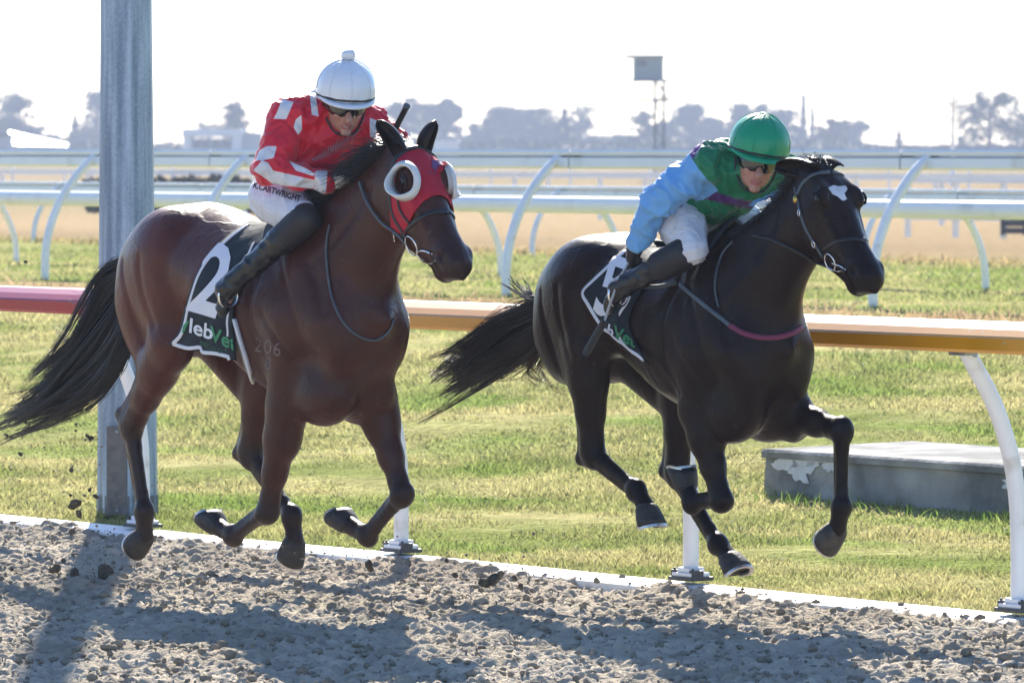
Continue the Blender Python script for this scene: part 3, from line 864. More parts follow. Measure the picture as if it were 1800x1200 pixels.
# ================================================================== SCULPTING: blended solids turned into one skin
class Field:
    def __init__(S, lo, hi, h):
        S.lo = np.asarray(lo, np.float32); S.h = h
        S.n = (np.ceil((np.asarray(hi) - S.lo) / h)).astype(int) + 1
        S.a = np.full(S.n, 1.0, np.float32)
    def _win(S, lo, hi):
        i0 = np.clip(np.floor((np.asarray(lo) - S.lo) / S.h).astype(int), 0, S.n)
        i1 = np.clip(np.ceil((np.asarray(hi) - S.lo) / S.h).astype(int) + 1, 0, S.n)
        sl = tuple(slice(a, b) for a, b in zip(i0, i1))
        ax = [(S.lo[k] + S.h * np.arange(i0[k], i1[k])).astype(np.float32) for k in range(3)]
        return sl, np.meshgrid(*ax, indexing='ij', sparse=True)
    def put(S, fn, lo, hi, k, sub=False):
        m = k + 3 * S.h
        sl, (x, y, z) = S._win(np.asarray(lo) - m, np.asarray(hi) + m)
        if 0 in S.a[sl].shape: return
        d = fn(x, y, z).astype(np.float32)
        a = S.a[sl]
        if sub:
            d = -d
            h = np.clip(.5 - .5 * (d - a) / k, 0, 1)
            S.a[sl] = a * h + d * (1 - h) + k * h * (1 - h)
        else:
            h = np.clip(.5 + .5 * (d - a) / k, 0, 1)
            S.a[sl] = d * (1 - h) + a * h - k * h * (1 - h)
    def cone(S, a, b, ra, rb, k=.03, fl=1.0, ax=(0, 1, 0), sub=False):
        a = np.asarray(a, float); b = np.asarray(b, float); ax = np.asarray(ax, float)
        g = 1 / fl - 1
        ba = b - a; ba = ba + g * (ba @ ax) * ax
        L2 = ba @ ba + 1e-12
        def fn(x, y, z):
            qx, qy, qz = x - a[0], y - a[1], z - a[2]
            if g:
                s = g * (qx * ax[0] + qy * ax[1] + qz * ax[2])
                qx, qy, qz = qx + s * ax[0], qy + s * ax[1], qz + s * ax[2]
            t = np.clip((qx * ba[0] + qy * ba[1] + qz * ba[2]) / L2, 0, 1)
            d = np.sqrt((qx - t * ba[0]) ** 2 + (qy - t * ba[1]) ** 2 + (qz - t * ba[2]) ** 2)
            return (d - (ra + (rb - ra) * t)) * min(1.0, .5 + .5 * fl)
        r = max(ra, rb)
        S.put(fn, np.minimum(a, b) - r, np.maximum(a, b) + r, k, sub)
    def chain(S, pts, k=.03, fl=1.0, ax=(0, 1, 0)):
        for (a, ra), (b, rb) in zip(pts[:-1], pts[1:]):
            S.cone(a, b, ra, rb, k, fl, ax)
    def ell(S, c, r, k=.03, R=None, sub=False):
        c = np.asarray(c, float); r = np.asarray(r, float)
        R = np.eye(3) if R is None else np.asarray(R)       # rows: the ellipsoid's own axes
        def fn(x, y, z):
            q = [(x - c[0]) * R[i][0] + (y - c[1]) * R[i][1] + (z - c[2]) * R[i][2] for i in range(3)]
            k0 = np.sqrt(sum((q[i] / r[i]) ** 2 for i in range(3))); k1 = np.sqrt(sum((q[i] / r[i] ** 2) ** 2 for i in range(3))) + 1e-9
            return k0 * (k0 - 1) / k1
        m = max(r)
        S.put(fn, c - m, c + m, k, sub)
    def mesh(S):
        f = S.a; s = f < 0
        nx, ny, nz = f.shape
        c = np.zeros((nx - 1, ny - 1, nz - 1), np.int8)
        for dx in (0, 1):
            for dy in (0, 1):
                for dz in (0, 1):
                    c += s[dx:nx - 1 + dx, dy:ny - 1 + dy, dz:nz - 1 + dz]
        act = (c > 0) & (c < 8)
        I = np.argwhere(act)
        idx = np.full(act.shape, -1, np.int64); idx[act] = np.arange(len(I))
        pos = np.zeros((len(I), 3)); cnt = np.zeros(len(I))
        cor = [(0, 0, 0), (1, 0, 0), (0, 1, 0), (1, 1, 0), (0, 0, 1), (1, 0, 1), (0, 1, 1), (1, 1, 1)]
        val = [f[I[:, 0] + a, I[:, 1] + b, I[:, 2] + d] for a, b, d in cor]
        for a in range(8):
            for b in range(a + 1, 8):
                if sum(abs(cor[a][q] - cor[b][q]) for q in range(3)) != 1: continue
                x = (val[a] < 0) != (val[b] < 0)
                t = np.where(x, val[a] / (val[a] - val[b] + 1e-20), 0)
                p = np.array(cor[a])[None] + t[:, None] * (np.array(cor[b]) - np.array(cor[a]))[None]
                pos += p * x[:, None]; cnt += x
        V = (I + pos / cnt[:, None]) * S.h + S.lo
        Q = []
        for ax in range(3):
            o1, o2 = (ax + 1) % 3, (ax + 2) % 3
            sa = [slice(None)] * 3; sb = [slice(None)] * 3
            sa[ax] = slice(0, -1); sb[ax] = slice(1, None)
            A, B = s[tuple(sa)], s[tuple(sb)]
            E = np.argwhere(A != B)
            E = E[(E[:, o1] > 0) & (E[:, o2] > 0) & (E[:, o1] < f.shape[o1] - 1) & (E[:, o2] < f.shape[o2] - 1)]
            q = []
            for d1, d2 in ((-1, -1), (0, -1), (0, 0), (-1, 0)):
                k = E.copy(); k[:, o1] += d1; k[:, o2] += d2
                q.append(idx[k[:, 0], k[:, 1], k[:, 2]])
            q = np.stack(q, 1)
            flip = ~A[E[:, 0], E[:, 1], E[:, 2]]
            q[flip] = q[flip][:, ::-1]
            Q.append(q)
        return V, np.concatenate(Q)


def tri_bvh(V, Q):
    return BVHTree.FromPolygons([tuple(v) for v in V.tolist()], [tuple(q) for q in Q.tolist()])


class Skin:
    """A surface in a horse's frame that pixels can be thrown on."""
    def __init__(S, fr, V, Q):
        S.fr = fr; S.V = V; S.Q = Q; S.bvh = tri_bvh(V, Q)
    def hit(S, px, py):
        r = S.fr.rayl(px, py)
        h = S.bvh.ray_cast(Vector(S.fr.cam), Vector(r).normalized())
        if h[0] is None: return None
        n = np.array(h[1]); p = np.array(h[0])
        if n @ r > 0: n = -n
        return p, n
    def hitn(S, px, py):
        """hit, or the nearest surface point to the ray at the surface's depth"""
        h = S.hit(px, py)
        if h is not None: return h
        r = S.fr.rayl(px, py); r = r / np.linalg.norm(r)
        c = S.V.mean(0); t = (c - S.fr.cam) @ r
        for _ in range(4):
            q = S.fr.cam + t * r
            loc, nr, _, _ = S.bvh.find_nearest(Vector(q))
            t = (np.array(loc) - S.fr.cam) @ r
        n = np.array(nr)
        return np.array(loc), n


def vnormals(V, Q):
    n = np.zeros_like(V)
    a = np.cross(V[Q[:, 2]] - V[Q[:, 0]], V[Q[:, 3]] - V[Q[:, 1]]) if Q.shape[1] == 4 else np.cross(V[Q[:, 1]] - V[Q[:, 0]], V[Q[:, 2]] - V[Q[:, 0]])
    for k in range(Q.shape[1]):
        np.add.at(n, Q[:, k], a)
    return n / (np.linalg.norm(n, axis=1)[:, None] + 1e-12)


def strap(name, skin, pts, width, thick, m, parent, n=None, off=.002, mirror=False):
    """A band lying on a skin, led through photo pixels (right side of the horse)."""
    P2 = spline(np.array(pts, float), n or max(6, 5 * len(pts)))
    A = [skin.hitn(*p) for p in P2]
    P = np.array([a[0] for a in A]); Nn = np.array([a[1] for a in A])
    for _ in range(2):
        Nn[1:-1] = (Nn[:-2] + Nn[1:-1] * 2 + Nn[2:]) / 4; P[1:-1] = (P[:-2] + 2 * P[1:-1] + P[2:]) / 4
    Nn /= np.linalg.norm(Nn, axis=1)[:, None]
    out = band(name, P, Nn, width, thick, m, parent, off)
    if mirror:
        f = np.array([1, -1, 1.0])
        band(name, P * f, Nn * f, width, thick, m, parent, off)
    return out


def band(name, P, Nn, width, thick, m, parent, off=.002):
    T = np.gradient(P, axis=0); T /= np.linalg.norm(T, axis=1)[:, None] + 1e-9
    B = np.cross(T, Nn); B /= np.linalg.norm(B, axis=1)[:, None] + 1e-9
    w = width / 2
    V = []; Fs = []
    for p, nn, b in zip(P, Nn, B):
        V += [p - b * w - nn * .004, p - b * w * 1.0 + nn * (off + thick * .6), p - b * w * .7 + nn * (off + thick), p + b * w * .7 + nn * (off + thick), p + b * w + nn * (off + thick * .6), p + b * w - nn * .004]
    k = 6
    for i in range(len(P) - 1):
        for j in range(k):
            Fs.append((i * k + j, i * k + (j + 1) % k, (i + 1) * k + (j + 1) % k, (i + 1) * k + j))
    Fs += [tuple(range(k))[::-1], tuple(range((len(P) - 1) * k, len(P) * k))]
    return mesh_obj(name, V, Fs, m, parent)


def text_shape(body, size=1.0, bold=.0, spacing=1.0):
    cu = bpy.data.curves.new('lettering', 'FONT'); cu.body = body; cu.size = size; cu.offset = bold; cu.space_character = spacing
    cu.resolution_u = 3; cu.fill_mode = 'FRONT'
    o = bpy.data.objects.new('lettering', cu); COL.objects.link(o)
    dg = bpy.context.evaluated_depsgraph_get(); dg.update()
    me = bpy.data.meshes.new_from_object(o.evaluated_get(dg))
    V = np.array([v.co[:2] for v in me.vertices]); Fs = [tuple(p.vertices) for p in me.polygons]
    bpy.data.objects.remove(o); bpy.data.curves.remove(cu); bpy.data.meshes.remove(me)
    return V, Fs


def decal(name, skin, V2, Fs, m, parent, off=.003, cuts=2):
    """A flat print laid on a skin; V2 are photo pixels."""
    import bmesh
    bm = bmesh.new()
    vs = [bm.verts.new((float(x), float(y), 0)) for x, y in V2]
    for f in Fs:
        try: bm.faces.new([vs[i] for i in f])
        except ValueError: pass
    bmesh.ops.triangulate(bm, faces=bm.faces)
    for _ in range(cuts):
        bmesh.ops.subdivide_edges(bm, edges=[e for e in bm.edges if e.calc_length() > 3.0], cuts=1)
        bmesh.ops.triangulate(bm, faces=bm.faces)
    bm.verts.index_update()
    P = []
    for v in bm.verts:
        p, n = skin.hitn(v.co.x, v.co.y)
        P.append(p + n * off)
    Fs2 = []
    for f in bm.faces:
        q = [v.index for v in f.verts]; e2 = [np.hypot(f.verts[i].co.x - f.verts[i - 1].co.x, f.verts[i].co.y - f.verts[i - 1].co.y) for i in range(3)]
        if max(np.linalg.norm(P[q[i]] - P[q[i - 1]]) for i in range(3)) < .008 + .007 * max(e2): Fs2.append(tuple(q))
    bm.free()
    return mesh_obj(name, P, Fs2, m, parent, smooth=True)


def put_text(name, skin, body, origin, xdir, ydir, m, parent, bold=0.0, off=.003, spacing=1.0):
    """Lettering whose baseline starts at pixel origin; xdir, ydir are pixel vectors per unit of text size."""
    V, Fs = text_shape(body, 1.0, bold, spacing)
    P = np.array(origin)[None] + V[:, :1] * np.array(xdir)[None] + V[:, 1:2] * np.array(ydir)[None]
    return decal(name, skin, P, Fs, m, parent, off)


def strands(name, paths, r0, r1, m, parent, col=None):
    """Hair: each path (k,3) becomes a thin tapering 3-sided tube."""
    paths = np.asarray(paths); n, k, _ = paths.shape
    T = np.gradient(paths, axis=1); T /= np.linalg.norm(T, axis=2)[..., None] + 1e-9
    ref = np.tile(np.array([.3, .9, .2]), (n, k, 1))
    A = np.cross(T, ref); A /= np.linalg.norm(A, axis=2)[..., None] + 1e-9
    B = np.cross(T, A)
    rad = np.linspace(r0, r1, k)[None, :, None] * rng.uniform(.7, 1.3, (n, 1, 1))
    V = np.stack([paths + rad * (math.cos(w) * A + math.sin(w) * B) for w in (0, 2.094, 4.189)], 2).reshape(-1, 3)
    base = (np.arange(n)[:, None] * k + np.arange(k - 1)[None]).reshape(-1) * 3
    Fs = np.concatenate([np.stack([base + i, base + (i + 1) % 3, base + 3 + (i + 1) % 3, base + 3 + i], 1) for i in range(3)])
    return mesh_obj(name, V, Fs, m, parent)
# ================================================================== HORSES
def hoof(name, cor, toe, lat_axis, m_hoof, m_shoe, parent, size=1.0, sole_vis=True):
    cor = np.asarray(cor, float); toe = np.asarray(toe, float)
    v = toe - cor
    yv = np.asarray(lat_axis, float)
    v = v - (v @ yv) * yv
    ex = np.array([1.0, 0, 0]); ex -= (ex @ yv) * yv; ex /= np.linalg.norm(ex); ez = np.cross(ex, yv)
    ang = math.atan2(v @ ez, v @ ex)
    da = ang - math.radians(41)
    dn = math.cos(da) * ex + math.sin(da) * ez            # towards the sole
    fw = math.cos(da + math.pi / 2) * ex + math.sin(da + math.pi / 2) * ez   # towards the toe
    s = size
    n = 20
    rings = [(-.016, .036, .036, -.004, .0), (-.004, .047, .046, .0, .0), (.006, .0515, .050, .001, .0), (.03, .058, .055, .006, .0), (.06, .064, .060, .012, .0), (.084, .0675, .062, .017, .0)]
    V = []
    for (dz, rx, ry, sh, hl) in rings:
        for i in range(n):
            t = 2 * math.pi * i / n
            c, si = math.cos(t), math.sin(t)
            x = rx * c if c > 0 else rx * .78 * c
            z = dz * (1.0 if c > -.2 else 1 - .22 * (-c)) + hl
            V.append(cor + s * ((x + sh) * fw + ry * si * yv + z * dn))
    Fs = [(k * n + i, k * n + (i + 1) % n, (k + 1) * n + (i + 1) % n, (k + 1) * n + i) for k in range(len(rings) - 1) for i in range(n)]
    b = len(V)
    last = np.array(V[-n:]); cen = last.mean(0)
    V += list(cen + (last - cen) * .70 - dn * .010 * s); V.append(cen - dn * .012 * s)
    Fs += [(b - n + i, b - n + (i + 1) % n, b + (i + 1) % n, b + i) for i in range(n)]
    Fs += [(b + i, b + (i + 1) % n, b + n) for i in range(n)]
    h = mesh_obj(name, V, Fs, m_hoof, parent)
    # shoe: a thin open ring under the wall
    V = []; ids = [i for i in range(n) if abs(i - n / 2) > 1.5]
    ids = sorted(ids, key=lambda i: ((i - n // 2) % n))
    for i in ids:
        o_ = last[i]; q = cen + (o_ - cen) * .74
        V += [o_ - dn * .001 * s, cen + (o_ - cen) * 1.01 + dn * .009 * s, q + dn * .009 * s, q - dn * .001 * s]
    Fs = [(k * 4 + j, k * 4 + (j + 1) % 4, (k + 1) * 4 + (j + 1) % 4, (k + 1) * 4 + j) for k in range(len(ids) - 1) for j in range(4)]
    mesh_obj('shoe', V, Fs, m_shoe, h, smooth=False)
    return h


def norm(v):
    v = np.asarray(v, float); return v / np.linalg.norm(v)


def palmar(c):
    c = np.asarray(c) / np.linalg.norm(c)
    return np.array([c[2], 0, -c[0]])


def build_horse(fr, S):
    k = S['k']; lift = S['lift']
    J = fr.J
    F = Field((-1.15, -.40, .0), (1.62, .40, 2.06), .0098)
    kx = S.get('kx', 1.0); deep = S.get('deep', 0.0)
    def T(x, y, z): return np.array([x * k * kx + S.get('dx', 0), y * k, z * k + lift])
    # ---- trunk
    xs = np.array([-.95, -.88, -.78, -.65, -.50, -.30, -.10, .10, .28, .42, .55, .68, .78, .84])
    zt = np.array([1.33, 1.44, 1.545, 1.615, 1.645, 1.625, 1.575, 1.57, 1.63, 1.665, 1.60, 1.50, 1.38, 1.26])
    zb = np.array([1.22, 1.13, 1.10, 1.10, 1.11, 1.07, .985, .905, .865, .86, .87, .90, .96, 1.06])
    zb = zb - deep * np.array([0, 0, .0, .0, .0, .2, .55, 1, 1, 1, 1, .8, .4, 0])
    hw = np.array([.05, .12, .18, .225, .25, .262, .285, .292, .272, .245, .225, .205, .165, .08])
    tw_ = np.array([.2, .2, .25, .3, .32, .3, .25, .3, .45, .55, .5, .4, .2, .1])
    fzt, fzb, fhw, ftw = (hermite(xs, v) for v in (zt, zb, hw, tw_))
    def trunk(x, y, z):
        X = (x - S.get('dx', 0)) / k / kx; Y = y / k; Z = (z - lift) / k
        a, b, w, t = fzt(X), fzb(X), fhw(X), ftw(X)
        zc = (a + b) / 2 + .02; hh = (a - b) / 2
        wn = (Z - zc) / hh
        wid = w * (1 - t * np.clip(wn, 0, 1) ** 1.5) * (1 - .16 * np.clip(-wn, 0, 1) ** 2)
        rho = np.sqrt((Y / wid) ** 2 + np.abs(wn) ** 2.15)
        e = np.maximum(xs[0] - X, 0) + np.maximum(X - xs[-1], 0)
        return ((rho - 1) * np.minimum(hh, w) * .9 + e) * k
    F.put(trunk, T(-.97, -.31, .8), T(.86, .31, 1.7), .02)
    for s in (-1, 1):
        # haunch, shoulder and breast muscles
        F.ell(T(-.60, s * .12, 1.36), (.34 * k, .14 * k, .25 * k), .10)
        F.ell(T(-.77, s * .11, 1.22), (.15 * k, .115 * k, .24 * k), .09)
        F.cone(T(.36, s * .13, 1.50), T(.66, s * .165, 1.16), .095 * k, .105 * k, .05, .75)
        F.ell(T(.42, s * .19, 1.18), (.20 * k, .085 * k, .17 * k), .05)
        F.ell(T(.72, s * .095, 1.10), (.11 * k, .105 * k, .17 * k), .05)
        F.ell(T(.56, s * .10, .92 - deep * .8), (.20 * k, .105 * k, .14 * k), .07)
    # ---- legs
    dark = []
    kl = k * S.get('leg', 1.10)
    for nm in ('RF', 'LF'):
        q = S[nm]; sg = -1 if nm[0] == 'R' else 1
        el, kn, fe, co, to = (J(*p) for p in q)
        sh = T(.44, sg * .17, 1.16)
        F.cone(sh, el, .13 * k, .100 * k, .05, .8)
        d = kn - el
        F.chain([(el, .100 * k), (el + d * .30, .083 * k), (el + d * .62, .058 * k), (el + d * .88, .044 * k), (kn, .045 * k)], .03, .86)
        F.ell(el + d * .22 + np.array([.02, 0, 0]), (.072 * k, .062 * k, .12 * k), .04)
        c = fe - kn; pm = palmar(c); cu = c / np.linalg.norm(c)
        R = np.stack([pm, [0, 1, 0], cu])
        F.ell(kn, (.050 * kl, .047 * kl, .060 * kl), .012, R)
        F.ell(kn + pm * .028 * kl - cu * .01, (.028 * kl, .028 * kl, .035 * kl), .015, R)
        F.chain([(kn, .038 * kl), (kn + c * .25, .027 * kl), (kn + c * .8, .0245 * kl), (fe, .031 * kl)], .014, .92)
        F.cone(kn + c * .12 + pm * .031 * kl, fe + pm * .024 * kl - cu * .03, .0155 * kl, .018 * kl, .010)
        F.ell(fe, (.040 * kl, .036 * kl, .042 * kl), .02, R); F.ell(fe + pm * .022 * kl, (.026 * kl, .026 * kl, .028 * kl), .02)
        F.cone(fe, co, .031 * kl, .042 * k, .025, .95); F.ell(co + pm * .030 * k, (.026 * k, .04 * k, .026 * k), .015, R)
        dark += [(kn, fe, .10), (fe, co, .10)]
    for nm in ('RH', 'LH'):
        q = S[nm]; sg = -1 if nm[0] == 'R' else 1
        st, ho, fe, co, to = (J(*p) for p in q)
        hp = T(-.56, sg * .14, 1.42)
        F.cone(hp, st, .20 * k, .120 * k, .09, .66)
        bt = T(-.80, sg * .12, 1.20)
        d = ho - st
        F.cone(bt, st + d * .42, .13 * k, .075 * k, .07, .75)
        F.chain([(st, .115 * k), (st + d * .30, .095 * k), (st + d * .62, .070 * k), (st + d * .88, .053 * k), (ho, .053 * k)], .04, .8)
        c = fe - ho; pm = palmar(c); cu = c / np.linalg.norm(c)
        R = np.stack([pm, [0, 1, 0], cu])
        F.ell(ho, (.056 * kl, .046 * kl, .066 * kl), .02, R)
        cal = ho + pm * .060 * kl - cu * .062 * kl
        F.cone(cal, ho + pm * .034 * kl + cu * .03, .026 * kl, .030 * kl, .02, .85)
        F.cone(cal, st + d * .45 + palmar(d) * .045 * kl, .018 * kl, .035 * kl, .03, .8)
        F.chain([(ho, .044 * kl), (ho + c * .25, .031 * kl), (ho + c * .8, .027 * kl), (fe, .032 * kl)], .014, .9)
        F.cone(ho + c * .08 + pm * .036 * kl, fe + pm * .026 * kl - cu * .03, .018 * kl, .018 * kl, .010)
        F.ell(fe, (.043 * kl, .038 * kl, .045 * kl), .02, R); F.ell(fe + pm * .024 * kl, (.027 * kl, .027 * kl, .03 * kl), .02)
        F.cone(fe, co, .032 * kl, .042 * k, .025, .95); F.ell(co + pm * .030 * k, (.026 * k, .04 * k, .026 * k), .015, R)
        dark += [(ho, fe, .10), (fe, co, .10)]
    # ---- neck
    P0, P1 = J(*S['poll']), J(*S['nose'])
    L = np.linalg.norm(P1 - P0); a = (P1 - P0) / L
    yaw = S.get('yaw', 0.0)
    lat = np.array([-math.sin(yaw) * a[0] * 0 - math.sin(yaw), math.cos(yaw), 0.0]) if yaw else np.array([0, 1.0, 0])
    a = a - (a @ lat) * lat; a /= np.linalg.norm(a)
    nr = np.cross(lat, a); nr = nr if nr[2] > 0 else -nr
    hs = S.get('hs', 1.0)
    def H(t, w, y): return P0 + (t * a + w * nr + y * lat) * hs
    nk = S['neck']
    pts = [(J(x, y, 0), r * k) for x, y, r in nk] + [(H(.06, -.095, 0), .118 * hs)]
    for (p, r), (q, r2), fl in zip(pts[:-1], pts[1:], (.62, .56, .60, .66, .7)):
        F.cone(p, q, r, r2, .06, fl)
    for s in (-1, 1):
        F.cone(T(.52, s * .09, 1.38), pts[1][0] + np.array([0, s * .05, -.05]), .13 * k, .08 * k, .07)
    F.ell(T(.70, 0, 1.32), (.15 * k, .14 * k, .24 * k), .08)
    # ---- head
    ts = np.array([-.03, .03, .09, .16, .23, .30, .37, .44, .50, .555, .60, .625])
    ff = np.array([-.01, .025, .042, .045, .036, .024, .014, .010, .012, .008, -.012, -.035])
    bb = np.array([.12, .17, .215, .25, .265, .258, .228, .196, .176, .160, .128, .088])
    ww = np.array([.060, .082, .100, .113, .108, .096, .082, .072, .068, .069, .062, .038])
    f1, f2, f3 = hermite(ts, ff), hermite(ts, bb), hermite(ts, ww)
    def skull(x, y, z):
        qx, qy, qz = (x - P0[0]) / hs, (y - P0[1]) / hs, (z - P0[2]) / hs
        t = qx * a[0] + qy * a[1] + qz * a[2]; w = qx * nr[0] + qy * nr[1] + qz * nr[2]; v = qx * lat[0] + qy * lat[1] + qz * lat[2]
        A, B, W = f1(t), f2(t), f3(t)
        c = (A - B) / 2; hh = (A + B) / 2; wn = (w - c) / hh
        W = W * (1 - .30 * np.clip(-wn, 0, 1)) * (1 - .12 * np.clip(wn, 0, 1) ** 3)
        rho = (np.abs(v / W) ** 2.5 + np.abs(wn) ** 2.5) ** .4
        e = np.maximum(ts[0] - t, 0) + np.maximum(t - ts[-1], 0)
        return ((rho - 1) * W * .85 + e) * hs
    c0 = H(.3, -.08, 0)
    F.put(skull, c0 - .40, c0 + .40, .025)
    RH = np.stack([a, lat, nr])
    for s in (-1, 1):
        F.ell(H(.20, -.135, s * .060), np.array([.110, .038, .100]) * hs, .025, RH)      # cheek
        F.ell(H(.185, .012, s * .094), np.array([.050, .026, .034]) * hs, .02, RH)        # orbit
        F.cone(H(.22, -.025, s * .094), H(.40, -.045, s * .068), .014 * hs, .010 * hs, .018)   # facial crest
        F.cone(H(.08, .0, s * .07), H(.16, .03, s * .075), .02 * hs, .02 * hs, .03)
        F.ell(H(.535, -.045, s * .058), np.array([.045, .022, .038]) * hs, .015, RH)      # nostril wing
        F.ell(H(.545, -.042, s * .078), np.array([.030, .018, .015]) * hs, .010, RH, sub=True)
        F.ell(H(.125, .025, s * .105), np.array([.028, .012, .02]) * hs, .015, RH, sub=True)   # temple hollow
    F.ell(H(.585, -.060, 0), np.array([.040, .056, .052]) * hs, .02, RH)                  # upper lip
    F.ell(H(.545, -.142, 0), np.array([.046, .042, .030]) * hs, .015, RH)                 # chin
    F.cone(H(.64, -.116, 0), H(.50, -.112, 0), .004, .004, .012, 1.0, sub=True)
    for s in (-1, 1):
        F.cone(H(.62, -.115, s * .055), H(.46, -.110, s * .066), .0055, .004, .012, sub=True)
    V, Q = F.mesh()
    # ---- muscle lines: shallow grooves and ridges on the flanks
    n = vnormals(V, Q)
    def crease(pts, depth, sig, lim=.35):
        P = spline(np.array([T(x, 0, z)[[0, 2]] for x, z in pts]), 24)
        d = np.full(len(V), 9.0)
        for a_, b_ in zip(P[:-1], P[1:]):
            e = b_ - a_; t = np.clip(((V[:, [0, 2]] - a_) @ e) / (e @ e), 0, 1)
            d = np.minimum(d, np.linalg.norm(V[:, [0, 2]] - a_ - t[:, None] * e, axis=1))
        w = np.exp(-(d / sig) ** 2) * np.clip((np.abs(n[:, 1]) - lim) / .3, 0, 1) * (np.abs(V[:, 1]) > .06)
        return n * (-depth * w)[:, None]
    dV = crease([(.30, 1.50), (.26, 1.30), (.27, 1.12), (.34, .98)], .011, .022)          # behind the shoulder
    dV += crease([(.47, 1.56), (.60, 1.40), (.72, 1.22)], .010, .024)                       # in front of the shoulder blade
    dV += crease([(.40, 1.45), (.52, 1.28), (.58, 1.16)], .006, .018)
    dV += crease([(.36, 1.20), (.46, 1.10), (.52, 1.0)], .007, .018)
    dV += crease([(-.36, 1.52), (-.40, 1.38), (-.36, 1.22)], .014, .045)                    # flank hollow
    dV += crease([(-.78, 1.40), (-.72, 1.22), (-.66, 1.05)], .009, .020)                    # hamstring
    dV += crease([(-.58, 1.42), (-.56, 1.25), (-.50, 1.12)], .007, .026)
    dV += crease([(.62, 1.42), (.78, 1.58), (.90, 1.72)], .009, .024)                       # jugular groove
    for q in range(6):
        x0 = .16 - q * .065
        dV += crease([(x0, 1.36), (x0 - .035, 1.18), (x0 - .02, 1.02)], .0022, .012)         # ribs
    dV += crease([(-.02, 1.02), (.1, .98), (.2, .98)], -.004, .03)
    V = V + dV
    # ---- pigment
    n = vnormals(V, Q)
    base = np.array(S['coat']); c = np.tile(base, (len(V), 1))
    dk = np.array(S['points'])
    m_ = np.zeros(len(V))
    for p, q, r in dark:
        ab = q - p; t = np.clip(((V - p) @ ab) / (ab @ ab), 0, 1)
        dd = np.linalg.norm(V - p - t[:, None] * ab, axis=1)
        m_ = np.maximum(m_, np.clip(1.6 - dd / r * 1.2, 0, 1))
    mz = np.clip(1 - np.linalg.norm(V - H(.58, -.06, 0), axis=1) / (.16 * hs), 0, 1) * 1.3
    m_ = np.clip(np.maximum(m_, mz), 0, 1)[:, None] * S.get('dark', .8)
    c = c * (1 - m_) + dk * m_
    # warmer, redder coat on the flanks and quarters
    red = np.clip((V[:, 2] - .75) / .5, 0, 1) * np.clip((.2 - V[:, 0]) / .8, 0, 1)
    c = c * (1 + red[:, None] * (np.array(S['warm']) - 1))
    root = empty('racehorse', tuple(fr.G), fr.rot)
    tag(root, S['label'], 'horse', 'galloping racehorses')
    body = mesh_obj('body', V, Q, S['mat'], root, col=c)
    X, Y = fr.px(V); mk = np.full(len(V), -8.0)
    for poly in S.get('marks', []):
        mk = np.maximum(mk, np.where(n @ norm(fr.cam) > 0, sdpoly(X, Y, poly) + 1.2 * (vnoise(X * .5, Y * .5) - .5), -8))
    set_mask(body, mk, (.60, .60, .63))
    sk = Skin(fr, V, Q)
    # ---- hooves
    for nm in ('RF', 'LF', 'RH', 'LH'):
        co, to = J(*S[nm][3]), J(*S[nm][4])
        hoof('hoof', co, to, (0, 1, 0), M_HOOF, M_SHOE, root, S.get('hoof', 1.06) * k)
    # ---- ears: curved leaf shells
    for s, tip, rim in ((-1, S['earR'], 1), (1, S['earL'], 1)):
        b0 = H(S.get('eart', .035), .005, s * .055); tp = J(*tip)
        ax_ = tp - b0; Le = np.linalg.norm(ax_); ax_ /= Le
        op = np.array(S['earface'][0 if s < 0 else 1], float); op -= (op @ ax_) * ax_; op /= np.linalg.norm(op)
        sd = np.cross(ax_, op)
        VV = []; nt_, na = 11, 11
        for i in range(nt_):
            t = i / (nt_ - 1)
            w = S.get('earw', .050) * hs * (1 - t) ** .55 * (.62 + .85 * t) * (1 if t < .98 else .3)
            cv = op * (-.012 * math.sin(t * math.pi)) + sd * (-s * .012 * math.sin(t * 2.6))
            for j in range(na):
                th = (j / (na - 1) - .5) * 2 * 2.25
                VV.append(b0 + ax_ * (Le * t - .02 * (1 - t)) + cv + sd * w * math.sin(th) * .95 - op * w * math.cos(th) * 1.0 + op * w * .35)
        Fs = [(i * na + j, i * na + j + 1, (i + 1) * na + j + 1, (i + 1) * na + j) for i in range(nt_ - 1) for j in range(na - 1)]
        e = mesh_obj('ear', VV, Fs, S['mat'], root, col=np.tile(np.array(S['earcol']), (len(VV), 1)))
        md = e.modifiers.new('thick', 'SOLIDIFY'); md.thickness = .006; md.offset = 0
    # ---- eyes
    for s in (-1, 1):
        VV = ICO1_V; ec = H(.19, .012, s * .106)
        mesh_obj('eye', VV * .022 * hs + ec, ICO1_F, M_EYE, root)
        # upper lid
        P = np.array([H(.19 + .030 * math.cos(t), .012 + .022 * math.sin(t), s * (.116 + .006 * math.sin(t))) for t in np.linspace(-.2, math.pi + .2, 12)])
        mb = MB(); mb.tube(P, [.002] + [.0055] * 10 + [.002], 6); o = mb.build('eyelid', S['mat'], root, smooth=True)
        cc = np.ones((len(mb.V), 4), np.float32); cc[:, :3] = dk; at_ = o.data.attributes.new('Col', 'FLOAT_COLOR', 'POINT'); at_.data.foreach_set('color', cc.ravel())
    return dict(root=root, skin=sk, H=H, a=a, nr=nr, lat=lat, fr=fr, hs=hs, T=T, V=V, Q=Q, n=n, k=k)


